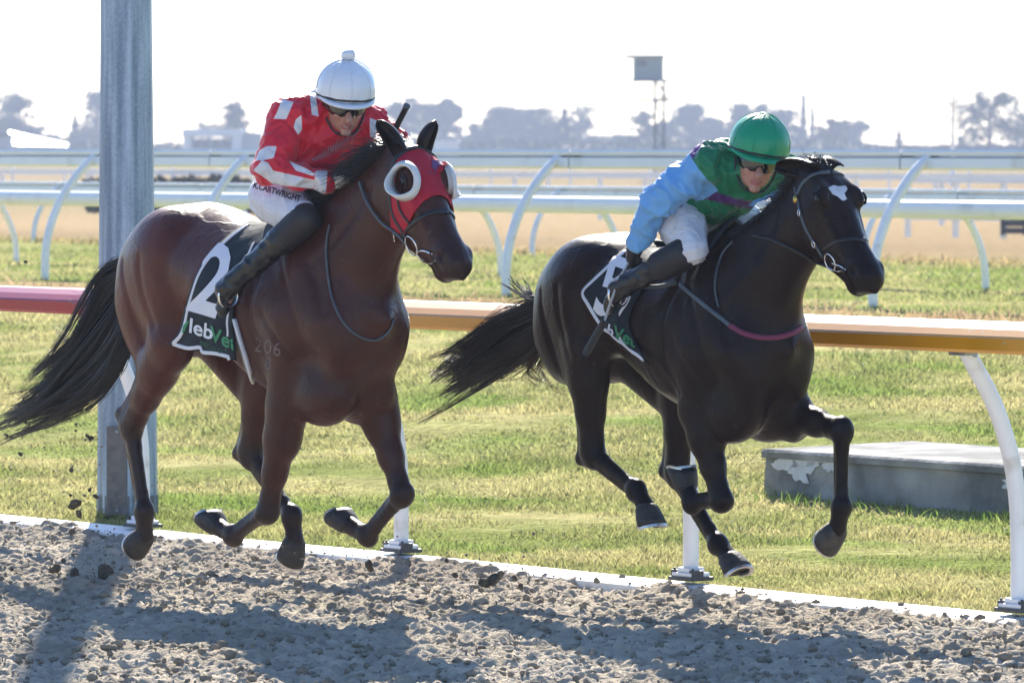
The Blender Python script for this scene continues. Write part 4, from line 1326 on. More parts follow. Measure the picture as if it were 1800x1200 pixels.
M_COAT1 = mat('bay_coat', vcol=True, mask=True, bump2=(.22, 6, .05), veins=(.2, 4.5), color2=(.085, .07, .058), c2scale=26, c2lo=.66, c2hi=.80, rough=.38, var=.22, scale=7, bump=.25, bscale=260, spec=.24, bdist=.003)
M_COAT2 = mat('dark_coat', vcol=True, mask=True, bump2=(.22, 6, .05), veins=(.2, 4.5), color2=(.05, .043, .037), c2scale=26, c2lo=.66, c2hi=.80, rough=.36, var=.25, scale=7, bump=.25, bscale=260, spec=.14, bdist=.003)
M_HOOF = mat('hoof_horn', (.020, .019, .019), rough=.6, var=.35, scale=18, bump=.4, bscale=60, color2=(.055, .048, .04), c2scale=14, c2lo=.5, c2hi=.7)
M_SHOE = mat('shoe_alloy', (.55, .55, .55), rough=.35, metal=.9, var=.2, scale=30)
M_EYE = mat('horse_eye', (.008, .005, .004), rough=.08, var=0)
M_HAIR = mat('black_hair', (.012, .011, .012), rough=.34, var=.3, scale=10, spec=.6)
M_HAIRB = mat('brown_hair', (.035, .018, .012), rough=.36, var=.3, scale=10, spec=.6)

f_, h_ = .14, .15
FR1 = Frame((-1.06, 24.7), 36.87)
H1 = build_horse(FR1, dict(
    k=1.0, lift=.055, deep=.075, coat=(.056, .0172, .0112), points=(.017, .012, .011), warm=(1.6, 1.15, 1.0), mat=M_COAT1, dark=.75,
    label='dark bay racehorse in a red blinker hood, cloth number 2',
    RF=[(505, 715, -f_), (470, 900, -f_), (411, 943, -f_), (383, 925, -f_), (350, 919, -f_)],
    LF=[(655, 690, f_), (707, 870, f_), (647, 943, f_), (613, 921, f_), (578, 919, f_)],
    RH=[(300, 605, -h_ - .03), (231, 748, -h_), (254, 898, -h_), (254, 941, -h_), (238, 992, -h_)],
    LH=[(470, 640, h_), (440, 795, h_), (513, 905, h_), (518, 950, h_), (520, 1005, h_)],
    poll=(716, 258, 0), nose=(812, 447, 0), neck=[(600, 455, .265), (636, 415, .225), (676, 365, .18), (704, 322, .15)],
    earR=(661, 214, -.10), earL=(766, 212, .10), earface=[(.55, -.8, 0), (.8, .55, 0)], earcol=(.030, .016, .012), hs=1.04))
FR2 = Frame((.69, 23.8), 34.0)
H2 = build_horse(FR2, dict(
    k=.95, lift=.02, dx=.02, kx=.92, deep=.02, coat=(.0160, .0082, .0068), points=(.0070, .0046, .0044), warm=(1.15, 1.0, 1.0), mat=M_COAT2, dark=.7,
    label='near-black racehorse with a white star, running ahead at right', hoof=1.08,
    RF=[(1230, 720, -f_), (1268, 880, -f_), (1217, 886, -f_), (1207, 856, -f_), (1178, 812, -f_)],
    LF=[(1365, 720, f_), (1480, 757, f_), (1480, 890, f_), (1471, 930, f_), (1456, 985, f_)],
    RH=[(1032, 612, -h_ - .03), (1042, 795, -h_), (1118, 860, -h_), (1136, 892, -h_), (1166, 928, -h_)],
    LH=[(1200, 640, h_), (1190, 830, h_), (1262, 955, h_), (1282, 980, h_), (1322, 1000, h_)],
    poll=(1441, 293, 0), nose=(1540, 478, 0), neck=[(1326, 494, .225), (1360, 460, .190), (1400, 411, .152), (1428, 365, .135)],
    earR=(1362, 297, -.08), earL=(1440, 290, .06), earface=[(.3, -.9, .1), (.5, .8, 0)], earcol=(.035, .016, .011), hs=.96, earw=.058,
    marks=[[(1456, 330), (1466, 325), (1474, 328), (1486, 326), (1490, 332), (1484, 340), (1489, 350), (1482, 353), (1472, 345), (1464, 342)]]))
# ================================================================== HAIR AND TACK
def px_path(fr, pts, n):
    return spline(np.array([fr.J(*p) for p in pts]), n)

def hair(name, fr, guides, count, spread, k, r0, r1, m, parent, wild=.02, seed=1, lat=.05, start=.02):
    """Strands along blends of neighbouring guide paths (photo pixels + lateral offset)."""
    r = np.random.default_rng(seed)
    G = np.array([px_path(fr, g, k) for g in guides])
    t = np.linspace(0, 1, k)[None, :, None]
    nl = max(8, count // 22)                      # hair hangs together in locks
    lk = r.integers(0, nl, count)
    a = np.clip(r.uniform(0, len(G) - 1, nl)[lk] + r.normal(0, .05, count), 0, len(G) - 1 - 1e-6); i = a.astype(int); u = (a - i)[:, None, None]
    P = G[i] * (1 - u) + G[i + 1] * u
    loff = (r.normal(size=(nl, 1, 3)) * np.array([1, .8, 1]) * spread)[lk]
    soff = r.normal(size=(count, 1, 3)) * spread * .34
    P = P + loff * (start + t) ** .8 + soff * np.minimum(1, 2.5 * t + .1) * (1.05 - .75 * t)
    ph = r.uniform(0, 6.28, (nl, 1, 3))[lk] + r.normal(0, .25, (count, 1, 3)); fq = r.uniform(.7, 1.9, (nl, 1, 1))[lk]
    P = P + wild * np.sin(ph + fq * t * 6.28) * t * r.uniform(.3, 1.4, (nl, 1, 1))[lk]
    P[:, :, 1:2] += lat * r.normal(size=(nl, 1, 1))[lk] * t
    # uneven ends
    ends = np.clip(r.uniform(.72, 1.0, nl)[lk] + r.normal(0, .05, count), .4, 1)
    tt = np.linspace(0, 1, k)
    for j in range(count):
        q = tt * ends[j] * (k - 1); a0 = np.clip(q.astype(int), 0, k - 2); w = (q - a0)[:, None]
        P[j] = P[j][a0] * (1 - w) + P[j][a0 + 1] * w
    return strands(name, P, r0, r1, m, parent)

# tails
R1, R2 = H1['root'], H2['root']
hair('tail', FR1, [[(272, 450, 0), (232, 458, 0), (188, 474, -.02), (165, 520, -.05), (128, 600, -.06), (85, 660, -.06)], [(272, 455, 0), (228, 472, 0), (185, 520, -.02), (152, 590, -.04), (105, 650, -.06), (40, 695, -.06)],
                   [(272, 462, 0), (232, 492, 0), (198, 560, -.02), (150, 640, -.04), (85, 695, -.06), (0, 730, -.06)], [(272, 470, 0), (240, 515, 0), (212, 590, -.02), (165, 660, -.04), (95, 712, -.06), (-15, 742, -.06)],
                   [(272, 476, 0), (245, 528, 0), (224, 610, -.02), (180, 675, -.04), (120, 715, -.06), (30, 745, -.06)]], 2300, .034, 9, .0026, .0008, M_HAIR, R1, .035, 3)
hair('tail_wisps', FR1, [[(255, 455, 0), (220, 455, 0), (180, 462, 0), (150, 478, 0)], [(245, 480, 0), (205, 520, 0), (150, 560, -.03), (115, 560, -.05)],
                         [(240, 500, 0), (190, 590, 0), (140, 595, -.03), (105, 555, -.05)], [(235, 560, 0), (180, 640, 0), (110, 650, -.03), (45, 622, -.05)], [(235, 560, 0), (170, 660, 0), (70, 690, -.03), (5, 728, -.05)]],
     160, .06, 8, .0012, .0005, M_HAIR, R1, .05, 4)
hair('tail', FR2, [[(985, 520, 0), (955, 535, 0), (900, 560, 0), (850, 600, -.03), (800, 620, -.05)], [(985, 528, 0), (950, 555, 0), (890, 585, 0), (830, 625, -.03), (775, 670, -.05)],
                   [(985, 535, 0), (955, 575, 0), (900, 610, 0), (840, 640, -.03), (768, 690, -.05)], [(985, 545, 0), (960, 595, 0), (910, 625, 0), (860, 650, -.03), (800, 665, -.05)]], 2100, .045, 9, .0026, .0008, M_HAIR, R2, .035, 5)
hair('tail_wisps', FR2, [[(960, 535, 0), (935, 520, 0), (920, 505, 0), (903, 482, 0)], [(955, 540, 0), (935, 525, 0), (915, 508, 0), (902, 495, 0)]], 70, .012, 9, .0022, .0007, M_HAIR, R2, .008, 6)
hair('tail_wisps', FR2, [[(965, 560, 0), (900, 570, 0), (830, 590, 0), (755, 615, 0)], [(965, 590, 0), (930, 640, 0), (905, 650, 0), (960, 690, 0)], [(965, 600, 0), (940, 640, 0), (950, 660, 0), (975, 670, 0)]], 110, .04, 10, .0018, .0006, M_HAIRB, R2, .02, 7)

def mane(hs_, guides, count, length, seed, flow, m=M_HAIR, spread=.02, up=.06):
    """Hair rooted along the crest (photo pixels on the midline), blown back."""
    fr = hs_['fr']; r = np.random.default_rng(seed)
    C = px_path(fr, guides, 60)
    i = r.integers(0, 60, count)
    k = 6; t = np.linspace(0, 1, k)[None, :, None]
    root = C[i] + r.normal(size=(count, 3)) * np.array([.01, .012, .012])
    for j in range(count):
        q = hs_['skin'].bvh.find_nearest(Vector(root[j])); root[j] = np.array(q[0])
    L = length * r.uniform(.5, 1.15, (count, 1))
    dirv = np.array(flow)[None] + r.normal(size=(count, 3)) * np.array([.18, .32, .18])
    P = root[:, None] + (L[:, :, None] * dirv[:, None]) * t + np.array([0, 0, 1])[None, None] * (up * (t - 1.2 * t ** 2)) * 4 * L[:, :, None]
    P += .012 * np.sin(r.uniform(0, 6.28, (count, 1, 3)) + t * 7) * t
    return strands('mane', P, .0023, .0008, m, hs_['root'])
mane(H1, [(705, 262, 0), (685, 280, 0), (660, 305, 0), (628, 335, 0), (590, 365, 0)], 2200, .17, 8, (-.75, -.45, -.30), up=.03)
mane(H1, [(716, 258, 0), (705, 258, 0), (695, 266, 0)], 150, .11, 9, (-.9, -.10, .15))
mane(H2, [(1425, 310, 0), (1405, 335, 0), (1375, 365, 0), (1335, 400, 0), (1300, 415, 0)], 1200, .065, 10, (-.6, -.45, -.45), up=.02)
mane(H2, [(1455, 296, 0), (1445, 292, 0), (1430, 298, 0)], 220, .06, 12, (-.50, -.05, .30))

M_LEATHER = mat('black_leather', (.012, .012, .014), rough=.38, var=.2, scale=20)
M_STRAPG = mat('grey_strap', (.07, .085, .10), rough=.5, var=.2, scale=20)
M_CLOTH = mat('cloth_black', (.010, .016, .022), rough=.7, var=.2, scale=9, bump=.3, bscale=30, spec=.25)
M_PIPING = mat('white_fabric', (.66, .66, .70), rough=.8, var=.06)
M_PRINTW = mat('print_white', (.70, .70, .74), rough=.7, var=.05)
M_PRINTG = mat('print_green', (.02, .22, .09), rough=.6, var=.05)
M_CHROME = mat('chrome', (.7, .7, .72), rough=.18, metal=1, var=.05)
M_BRASS = mat('brass', (.55, .38, .12), rough=.25, metal=1, var=.1)
M_HOOD = mat('hood_red', (.42, .012, .03), rough=.6, var=.12, scale=14, bump=.3, bscale=60, spec=.3)
M_CUP = mat('cup_white', (.66, .65, .62), rough=.6, var=.08, scale=25)
M_BRAND = mat('brand_hair', (.16, .13, .125), rough=.7, var=.4, scale=90)
M_DULLG = mat('print_dull_green', (.010, .07, .035), rough=.7, var=.05)

def child_frame(name, fr, label, cat, group=None):
    o = empty(name, tuple(fr.G), fr.rot)
    return tag(o, label, cat, group)

def saddle_cloth(hd, R, Fp, label, name='saddle_cloth', nrow=26, ncol=22):
    fr = hd['fr']; sk = hd['skin']
    root = child_frame(name, fr, label, 'saddle cloth', 'number cloths on the horses')
    Rp = spline(np.array(R, float), nrow); Fq = spline(np.array(Fp, float), nrow)
    G = np.zeros((nrow, ncol, 3)); Nn = np.zeros((nrow, ncol, 3))
    for i in range(nrow):
        for j in range(ncol):
            u = j / (ncol - 1)
            p = Rp[i] * (1 - u) + Fq[i] * u
            h = sk.hit(*p)
            if i == 0 or (h is not None and i < 6):
                G[i, j], Nn[i, j] = h if h is not None else sk.hitn(*p)
                continue
            y0 = G[i - 1, j, 1]
            if h is None or h[0][1] > y0 + .004 or np.linalg.norm(h[0] - G[i - 1, j]) > .12:      # hangs straight once past the curve of the ribs
                G[i, j] = fr.J(p[0], p[1], y0 + .002); Nn[i, j] = norm(Nn[i - 1, j] * .8 + np.array([0, -.2, 0]))
            else:
                G[i, j], Nn[i, j] = h
    for _ in range(3):
        G[1:-1] = (G[:-2] + 2 * G[1:-1] + G[2:]) / 4
        Nn[1:-1] = (Nn[:-2] + 2 * Nn[1:-1] + Nn[2:]) / 4
    Nn /= np.linalg.norm(Nn, axis=2)[..., None]
    rp = np.array([[.004 * math.sin(j * .9 + i * .35) * (i / nrow) for j in range(ncol)] for i in range(nrow)])
    right = G + Nn * (.014 + rp[..., None])
    # across the spine
    top = []
    for w in (.75, .35, 0):
        row = []
        for j in range(ncol):
            x = right[0, j, 0]; y = right[0, j, 1] * w
            h = sk.bvh.ray_cast(Vector((x, y, 2.6)), Vector((0, 0, -1)))
            row.append(np.array(h[0]) + np.array([0, 0, .014]))
        top.append(row)
    top = np.array(top)
    rows = np.concatenate([top[::-1], right])
    f = np.array([1, -1, 1.0])
    full = np.concatenate([rows[1:][::-1] * f, rows])
    nr, nc = full.shape[:2]
    i = np.arange(nr - 1)[:, None] * nc + np.arange(nc - 1)[None]
    Q = np.stack([i, i + nc, i + nc + 1, i + 1], -1).reshape(-1, 4)
    V = full.reshape(-1, 3)
    o = mesh_obj('cloth', V, Q, M_CLOTH, root)
    md = o.modifiers.new('thick', 'SOLIDIFY'); md.thickness = .006; md.offset = -1
    return root, Skin(fr, V, Q)

SC1, CL1 = saddle_cloth(H1, [(440, 392), (400, 420), (355, 470), (331, 530), (319, 585), (301, 606)], [(545, 402), (505, 425), (458, 462), (420, 520), (413, 560), (420, 633)],
                        'black saddle cloth with white number 2 and white piping')
strap('piping', CL1, [(437, 394), (398, 423), (356, 470), (334, 528), (321, 583), (304, 604)], .016, .0015, M_PIPING, SC1, 40)
strap('piping', CL1, [(304, 604), (330, 612), (352, 610), (356, 619), (380, 621), (417, 631)], .016, .0015, M_PIPING, SC1, 30)
strap('piping', CL1, [(500, 430), (458, 464), (424, 517), (415, 555), (418, 590)], .012, .0015, M_PIPING, SC1, 30)
put_text('number', CL1, '2', (328, 540), (108, 32), (56, -166), M_PRINTW, SC1, bold=.025, off=.004)
put_text('lettering', CL1, 'leb', (332, 583), (36, 12), (3, -36), M_PRINTW, SC1, bold=.02, off=.004)
put_text('lettering', CL1, 'Vet', (370, 597), (32, 14), (2, -36), M_PRINTG, SC1, bold=.02, off=.004)
put_text('lettering', CL1, 'SPECIALIST', (352, 606), (8.5, 3.6), (1, -12), M_DULLG, SC1, bold=.02, off=.004)
decal('leaf_emblem', CL1, np.array([(321, 584), (323, 572), (330, 564), (334, 563), (329, 574), (324, 585)], float), [(0, 1, 2, 3, 4, 5)], M_PRINTG, SC1, .004)
# freeze brand on the shoulder
put_text('brand', H1['skin'], '206', (446, 616), (30, 7), (3, -36), M_BRAND, R1, bold=-.012, off=.0012, spacing=1.1)
put_text('brand', H1['skin'], '8', (464, 648), (26, 5), (3, -32), M_BRAND, R1, bold=-.012, off=.0012)
# surcingle running down from the cloth
GI1 = child_frame('girth', FR1, 'pale grey girth strap below the number 2 cloth', 'girth')
strap('webbing', H1['skin'], [(417, 580), (424, 610), (436, 645), (444, 668)], .030, .005, mat('webbing_grey', (.25, .27, .27), rough=.8, var=.1), GI1, 16, off=.004)
strap('edge', H1['skin'], [(414, 560), (426, 602), (440, 645), (446, 672)], .014, .012, M_PIPING, GI1, 16, off=.005)

SC2, CL2 = saddle_cloth(H2, [(1105, 435), (1075, 462), (1045, 490), (1022, 512), (1034, 535), (1065, 575)], [(1250, 425), (1190, 472), (1150, 490), (1120, 530), (1108, 575), (1146, 640)],
                        'black saddle cloth with a white number half hidden by a boot')
strap('piping', CL2, [(1100, 440), (1072, 466), (1042, 494), (1024, 514), (1034, 535), (1052, 565), (1072, 590)], .016, .0015, M_PIPING, SC2, 40)
strap('piping', CL2, [(1186, 474), (1150, 490), (1122, 527), (1109, 572), (1120, 608), (1144, 638)], .014, .0015, M_PIPING, SC2, 40)
strap('piping', CL2, [(1064, 578), (1080, 600), (1110, 622), (1130, 638)], .012, .0015, M_PIPING, SC2, 20)
put_text('number', CL2, '5', (1040, 545), (88, 28), (42, -142), M_PRINTW, SC2, bold=.02, off=.004)
put_text('lettering', CL2, 'Vet', (1078, 592), (27, 13), (6, -30), M_PRINTG, SC2, bold=.02, off=.004)
put_text('lettering', CL2, 'b', (1066, 588), (24, 12), (6, -28), M_PRINTW, SC2, bold=.02, off=.004)

# ---- blinker hood of the bay
def patch_on_head(hd, poly, off, name, m, root, holes=()):
    fr = hd['fr']; V, Q, n = hd['V'], hd['Q'], hd['n']
    W = V.copy(); W[:, 1] = -np.abs(W[:, 1])
    near = np.linalg.norm(V - hd['H'](.22, -.08, 0), axis=1) < .36
    X, Y = fr.px(W)
    inside = inpoly(X, Y, poly) & near
    for c_ in holes:
        inside &= np.linalg.norm(W - c_, axis=1) > .058
    f = Q[inside[Q].all(1)]
    used = np.unique(f); mp = np.full(len(V), -1); mp[used] = np.arange(len(used))
    F2 = mp[f]; V2 = V[used].copy(); N2 = n[used]
    # pull the ragged rim onto the outline
    e = np.sort(np.concatenate([F2[:, [0, 1]], F2[:, [1, 2]], F2[:, [2, 3]], F2[:, [3, 0]]]), 1)
    ue, ct = np.unique(e, axis=0, return_counts=True)
    rim = np.unique(ue[ct == 1])
    Pl = np.array(poly + [poly[0]], float)
    dense = np.concatenate([np.linspace(a, b, 12, endpoint=False) for a, b in zip(Pl[:-1], Pl[1:])])
    for v in rim:
        p = V2[v].copy(); sgn = 1 if p[1] > 0 else -1; p[1] = -abs(p[1])
        x, y = fr.px(p[None]); d = np.hypot(dense[:, 0] - x[0], dense[:, 1] - y[0]); q = dense[d.argmin()]
        if d.min() > 9: continue
        h = hd['skin'].hit(*q)
        if h is None or np.linalg.norm(h[0] - p) > .06: continue
        t = h[0].copy()
        if abs(V2[v][1]) < .012: continue
        t[1] = abs(t[1]) * sgn if sgn > 0 else t[1]
        V2[v] = t
    o = mesh_obj(name, V2 + N2 * off, F2, m, root)
    md = o.modifiers.new('thick', 'SOLIDIFY'); md.thickness = .004; md.offset = 1
    sm = o.modifiers.new('relax', 'SMOOTH'); sm.iterations = 2; sm.factor = .4
    return o
HOOD = child_frame('blinker_hood', FR1, 'red blinker hood with white eye cups on the bay horse', 'blinker hood')
hood_poly = [(690, 292), (705, 274), (728, 258), (765, 256), (800, 280), (812, 330), (805, 352), (778, 345), (762, 345), (746, 354), (732, 370), (722, 390), (713, 413), (700, 408), (689, 398), (686, 360), (686, 320)]
patch_on_head(H1, hood_poly, .004, 'hood', M_HOOD, HOOD, holes=[H1['H'](.188, .008, -.106)])
Hh = H1['H']; hs1 = H1['hs']
for s in (-1, 1):
    c = Hh(.188, .008, s * .112); nrm = (s * H1['lat'] * .93 + H1['nr'] * .30 + H1['a'] * .12); nrm /= np.linalg.norm(nrm)
    e1 = H1['a'] - (H1['a'] @ nrm) * nrm; e1 /= np.linalg.norm(e1); e2 = np.cross(nrm, e1)
    if e2 @ H1['nr'] < 0: e2 = -e2
    V = []; Fs = []; nn = 36
    for i in range(nn):
        t = 2 * math.pi * i / nn
        dr = math.cos(t) * e1 * 1.08 + math.sin(t) * e2
        back = max(0.0, -math.sin(t) * .85 + math.cos(t) * .25) ** 1.2         # the cup stands up behind the eye
        hgt = .012 + .050 * back
        V += [c + dr * .059 - nrm * .022, c + dr * .061 + nrm * hgt, c + dr * .066 + nrm * (hgt + .001), c + dr * .081 + nrm * -.008]
    for i in range(nn):
        j = (i + 1) % nn
        for q in range(3):
            Fs.append((i * 4 + q, j * 4 + q, j * 4 + q + 1, i * 4 + q + 1))
    o = mesh_obj('eye_cup', V, Fs, M_CUP, HOOD)
    md = o.modifiers.new('thick', 'SOLIDIFY'); md.thickness = .002
# printed flower on the brow
th = np.linspace(0, 2 * math.pi, 18, endpoint=False)
M_MAUVE = mat('print_mauve', (.16, .06, .16), rough=.7, var=.1)
decal('emblem', H1['skin'], np.stack([764 + 9 * np.cos(th) * (1 + .2 * np.cos(3 * th)), 292 + 8 * np.sin(th) * (1 + .2 * np.cos(3 * th + 1))], 1), [tuple(range(18))], M_MAUVE, HOOD, .011, 1)
strap('emblem_stem', H1['skin'], [(762, 298), (763, 306), (756, 308), (750, 305)], .003, .001, M_MAUVE, HOOD, 10, off=.010)

# ---- bridles
def ring(c, ax, r, rad, m, name, parent, ecc=1.0, n=22):
    ax = np.asarray(ax) / np.linalg.norm(ax); a = np.cross(ax, [0, 0, 1.0]); a /= np.linalg.norm(a); b = np.cross(ax, a)
    P = [c + r * (math.cos(t) * a * ecc + math.sin(t) * b) for t in np.linspace(0, 2 * math.pi, n)]
    mb = MB(); mb.tube(P, rad, 7, cap=False); return mb.build(name, m, parent, smooth=True)
def cord(name, skin, pts, rad, m, parent, off=.004, n=None, mirror=False):
    P2 = spline(np.array(pts, float), n or 6 * len(pts))
    P = np.array([h[0] + h[1] * off for h in (skin.hitn(*p) for p in P2)])
    for _ in range(2): P[1:-1] = (P[:-2] + 2 * P[1:-1] + P[2:]) / 4
    mb = MB(); mb.tube(P, rad, 6); o = mb.build(name, m, parent, smooth=True)
    if mirror:
        mb = MB(); mb.tube(P * np.array([1, -1, 1.0]), rad, 6); mb.build(name, m, parent, smooth=True)
    return o

BR1 = child_frame('bridle', FR1, 'black leather bridle over the red hood of the bay horse', 'bridle')
sk1 = H1['skin']
strap('browband', sk1, [(690, 300), (698, 281), (716, 266), (742, 260)], .020, .005, M_LEATHER, BR1, 24, off=.010, mirror=True)
strap('cheek_strap', sk1, [(690, 298), (687, 335), (692, 375), (706, 400), (716, 418)], .015, .004, M_LEATHER, BR1, 24, off=.010, mirror=True)
strap('noseband', sk1, [(713, 405), (724, 394), (744, 380), (768, 372), (786, 374)], .018, .005, M_LEATHER, BR1, 24, off=.003, mirror=True)
strap('throat_strap', sk1, [(700, 345), (707, 372), (722, 392)], .010, .004, M_LEATHER, BR1, 14, off=.010, mirror=True)
p, nn_ = sk1.hitn(727, 430)
ring(p + nn_ * .012, nn_, .043, .0042, M_CHROME, 'bit_ring', BR1)
ring((p + nn_ * .012) * np.array([1, -1, 1]), nn_ * np.array([1, -1, 1]), .043, .0042, M_CHROME, 'bit_ring', BR1)
cord('mouthpiece', sk1, [(735, 442), (748, 440), (760, 446)], .006, M_CHROME, BR1, .006)
cord('lip_chain', sk1, [(735, 447), (745, 458), (758, 462), (766, 458)], .004, M_CHROME, BR1, .005)
RN1 = child_frame('reins', FR1, 'black rein running from the hooded horse to the white glove', 'reins')
cord('rein', sk1, [(718, 428), (700, 408), (672, 388), (650, 358), (636, 322)], .007, M_STRAPG, RN1, .012)
cord('buckle', sk1, [(696, 408), (697, 414), (697, 420)], .005, M_CHROME, RN1, .016)
YK1 = child_frame('neck_cord', FR1, 'thin dark cord hanging round the bay horse neck', 'cord')
cord('cord', sk1, [(581, 395), (575, 430), (577, 475), (585, 525), (602, 565), (628, 590), (660, 597), (683, 580), (690, 560)], .0055, M_STRAPG, YK1, .006, 60)

BR2 = child_frame('bridle', FR2, 'dark bridle with a brass boss on the near-black horse', 'bridle')
sk2 = H2['skin']
strap('browband', sk2, [(1402, 342), (1412, 322), (1432, 307), (1458, 303)], .016, .004, M_STRAPG, BR2, 24, off=.003, mirror=True)
strap('cheek_strap', sk2, [(1398, 330), (1403, 352), (1408, 375), (1417, 402), (1432, 428), (1447, 452)], .013, .004, M_STRAPG, BR2, 30, off=.003, mirror=True)
strap('noseband', sk2, [(1447, 440), (1470, 425), (1500, 420), (1516, 424)], .012, .003, M_LEATHER, BR2, 20, off=.002, mirror=True)
p, nn_ = sk2.hitn(1402, 351); V_, F_ = ICO1_V, ICO1_F
mesh_obj('boss', V_ * np.array([.014, .010, .018]) + p + nn_ * .010, F_, M_BRASS, BR2)
for x, y in ((1408, 374), (1433, 428)):
    p, nn_ = sk2.hitn(x, y); ring(p + nn_ * .010, nn_, .013, .003, M_CHROME, 'buckle', BR2, .7, 14)
p, nn_ = sk2.hitn(1463, 459)
ring(p + nn_ * .012, nn_, .035, .0038, M_CHROME, 'bit_ring', BR2)
ring((p + nn_ * .012) * np.array([1, -1, 1]), nn_ * np.array([1, -1, 1]), .035, .0038, M_CHROME, 'bit_ring', BR2)
cord('mouthpiece', sk2, [(1462, 470), (1475, 476), (1488, 474)], .0045, M_CHROME, BR2, .008)
cord('mouthpiece', sk2, [(1466, 462), (1478, 466), (1488, 473)], .004, M_CHROME, BR2, .008)
RN2 = child_frame('reins', FR2, 'dark rein lying along the neck of the near-black horse', 'reins')
cord('rein', sk2, [(1456, 466), (1430, 456), (1400, 440), (1365, 424), (1325, 414)], .007, M_LEATHER, RN2, .008)
BG2 = child_frame('breast_girth', FR2, 'maroon breast girth strap across the near-black horse chest', 'breast girth')
M_MAROON = mat('maroon_web', (.16, .02, .055), rough=.6, var=.12, scale=30)
strap('chest_band', sk2, [(1284, 572), (1305, 585), (1335, 593), (1365, 593), (1392, 586), (1408, 575)], .022, .005, M_MAROON, BG2, 30, off=.004)
strap('side_strap', sk2, [(1196, 500), (1225, 525), (1255, 550), (1284, 572)], .018, .005, M_STRAPG, BG2, 24, off=.004)
cord('neck_loop', sk2, [(1290, 425), (1272, 445), (1262, 475), (1258, 510), (1264, 540)], .005, M_STRAPG, BG2, .005, 24)
# ================================================================== JOCKEYS
def fold(V, n, amp, f1, f2, seed=0):
    a = vnoise(V[:, 0] * f1 + V[:, 2] * f2 + seed + 40, V[:, 1] * f1 - V[:, 2] * f1 * .7 + 60)
    b = vnoise(V[:, 0] * f1 * 2.3 - V[:, 2] * f2 * 2 + 11 + seed, V[:, 1] * f1 * 2 + V[:, 2] * f1 * 1.6 + 33)
    rid = 1 - np.abs(2 * a - 1); rid2 = 1 - np.abs(2 * b - 1)
    return V + n * ((rid ** 2 - .35) * amp * .6 + (rid2 ** 2 - .35) * amp * .3 + (a - .5) * amp * .5)[:, None]

M_SKIN = mat('skin', (.52, .27, .20), rough=.55, var=.08, scale=30, subs=.15)
M_GOG = mat('goggle_lens', (.006, .006, .008), rough=.07, var=0, coat=1.0)
M_SILK = mat('silks', vcol=True, mask=True, rough=.42, var=.07, scale=12, bump=.55, bscale=26, spec=.4, sheen=.25, bdist=.012, trans=.12)
M_BREECH = mat('breeches', vcol=True, rough=.62, var=.05, scale=16, bump=.5, bscale=34, spec=.3, bdist=.010, trans=.06)
M_BOOT = mat('boot_leather', (.010, .011, .014), rough=.28, var=.2, scale=14, bump=.5, bscale=22, spec=.5, bdist=.008)
M_CHAP = mat('boot_top', (.016, .014, .018), rough=.6, var=.2, scale=20)
M_GLOVEW = mat('glove_white', (.60, .58, .54), rough=.7, var=.15, scale=40, bump=.4, bscale=60)
M_GLOVEB = mat('glove_black', (.012, .012, .014), rough=.6, var=.2, scale=40)
M_WHIP = mat('whip_handle', (.014, .016, .020), rough=.45, var=.2, scale=60, bump=.5, bscale=150)
M_INK = mat('ink', (.012, .012, .03), rough=.7, var=0)

def glove(F, wrist, hand, curl, lat):
    """Palm with four curled fingers and a thumb; curl = the way the fingers bend, lat = across the knuckles."""
    d = norm(hand - wrist); lat = norm(lat - (lat @ d) * d); cu = norm(curl - (curl @ d) * d)
    F.cone(wrist, wrist + d * .035, .032, .034, .02)
    F.ell(hand, (.046, .042, .026), .015, np.stack([d, lat, cu]))
    for i, ln in enumerate((.92, 1.0, .95, .8)):
        b = hand + d * .036 + lat * (.030 - .020 * i)
        m1 = b + d * .022 * ln + cu * .018; m2 = m1 + cu * .026 * ln - d * .008; m3 = m2 - d * .022 * ln + cu * .004
        F.cone(b, m1, .0105, .0105, .006); F.cone(m1, m2, .0105, .0095, .004); F.cone(m2, m3, .0095, .0085, .004)
    t0 = hand + lat * .034 - d * .010 + cu * .012
    t1 = t0 + lat * .010 + d * .026 + cu * .020; t2 = t1 + d * .018 + cu * .018 - lat * .012
    F.cone(t0, t1, .0135, .0115, .010); F.cone(t1, t2, .0115, .009, .004)

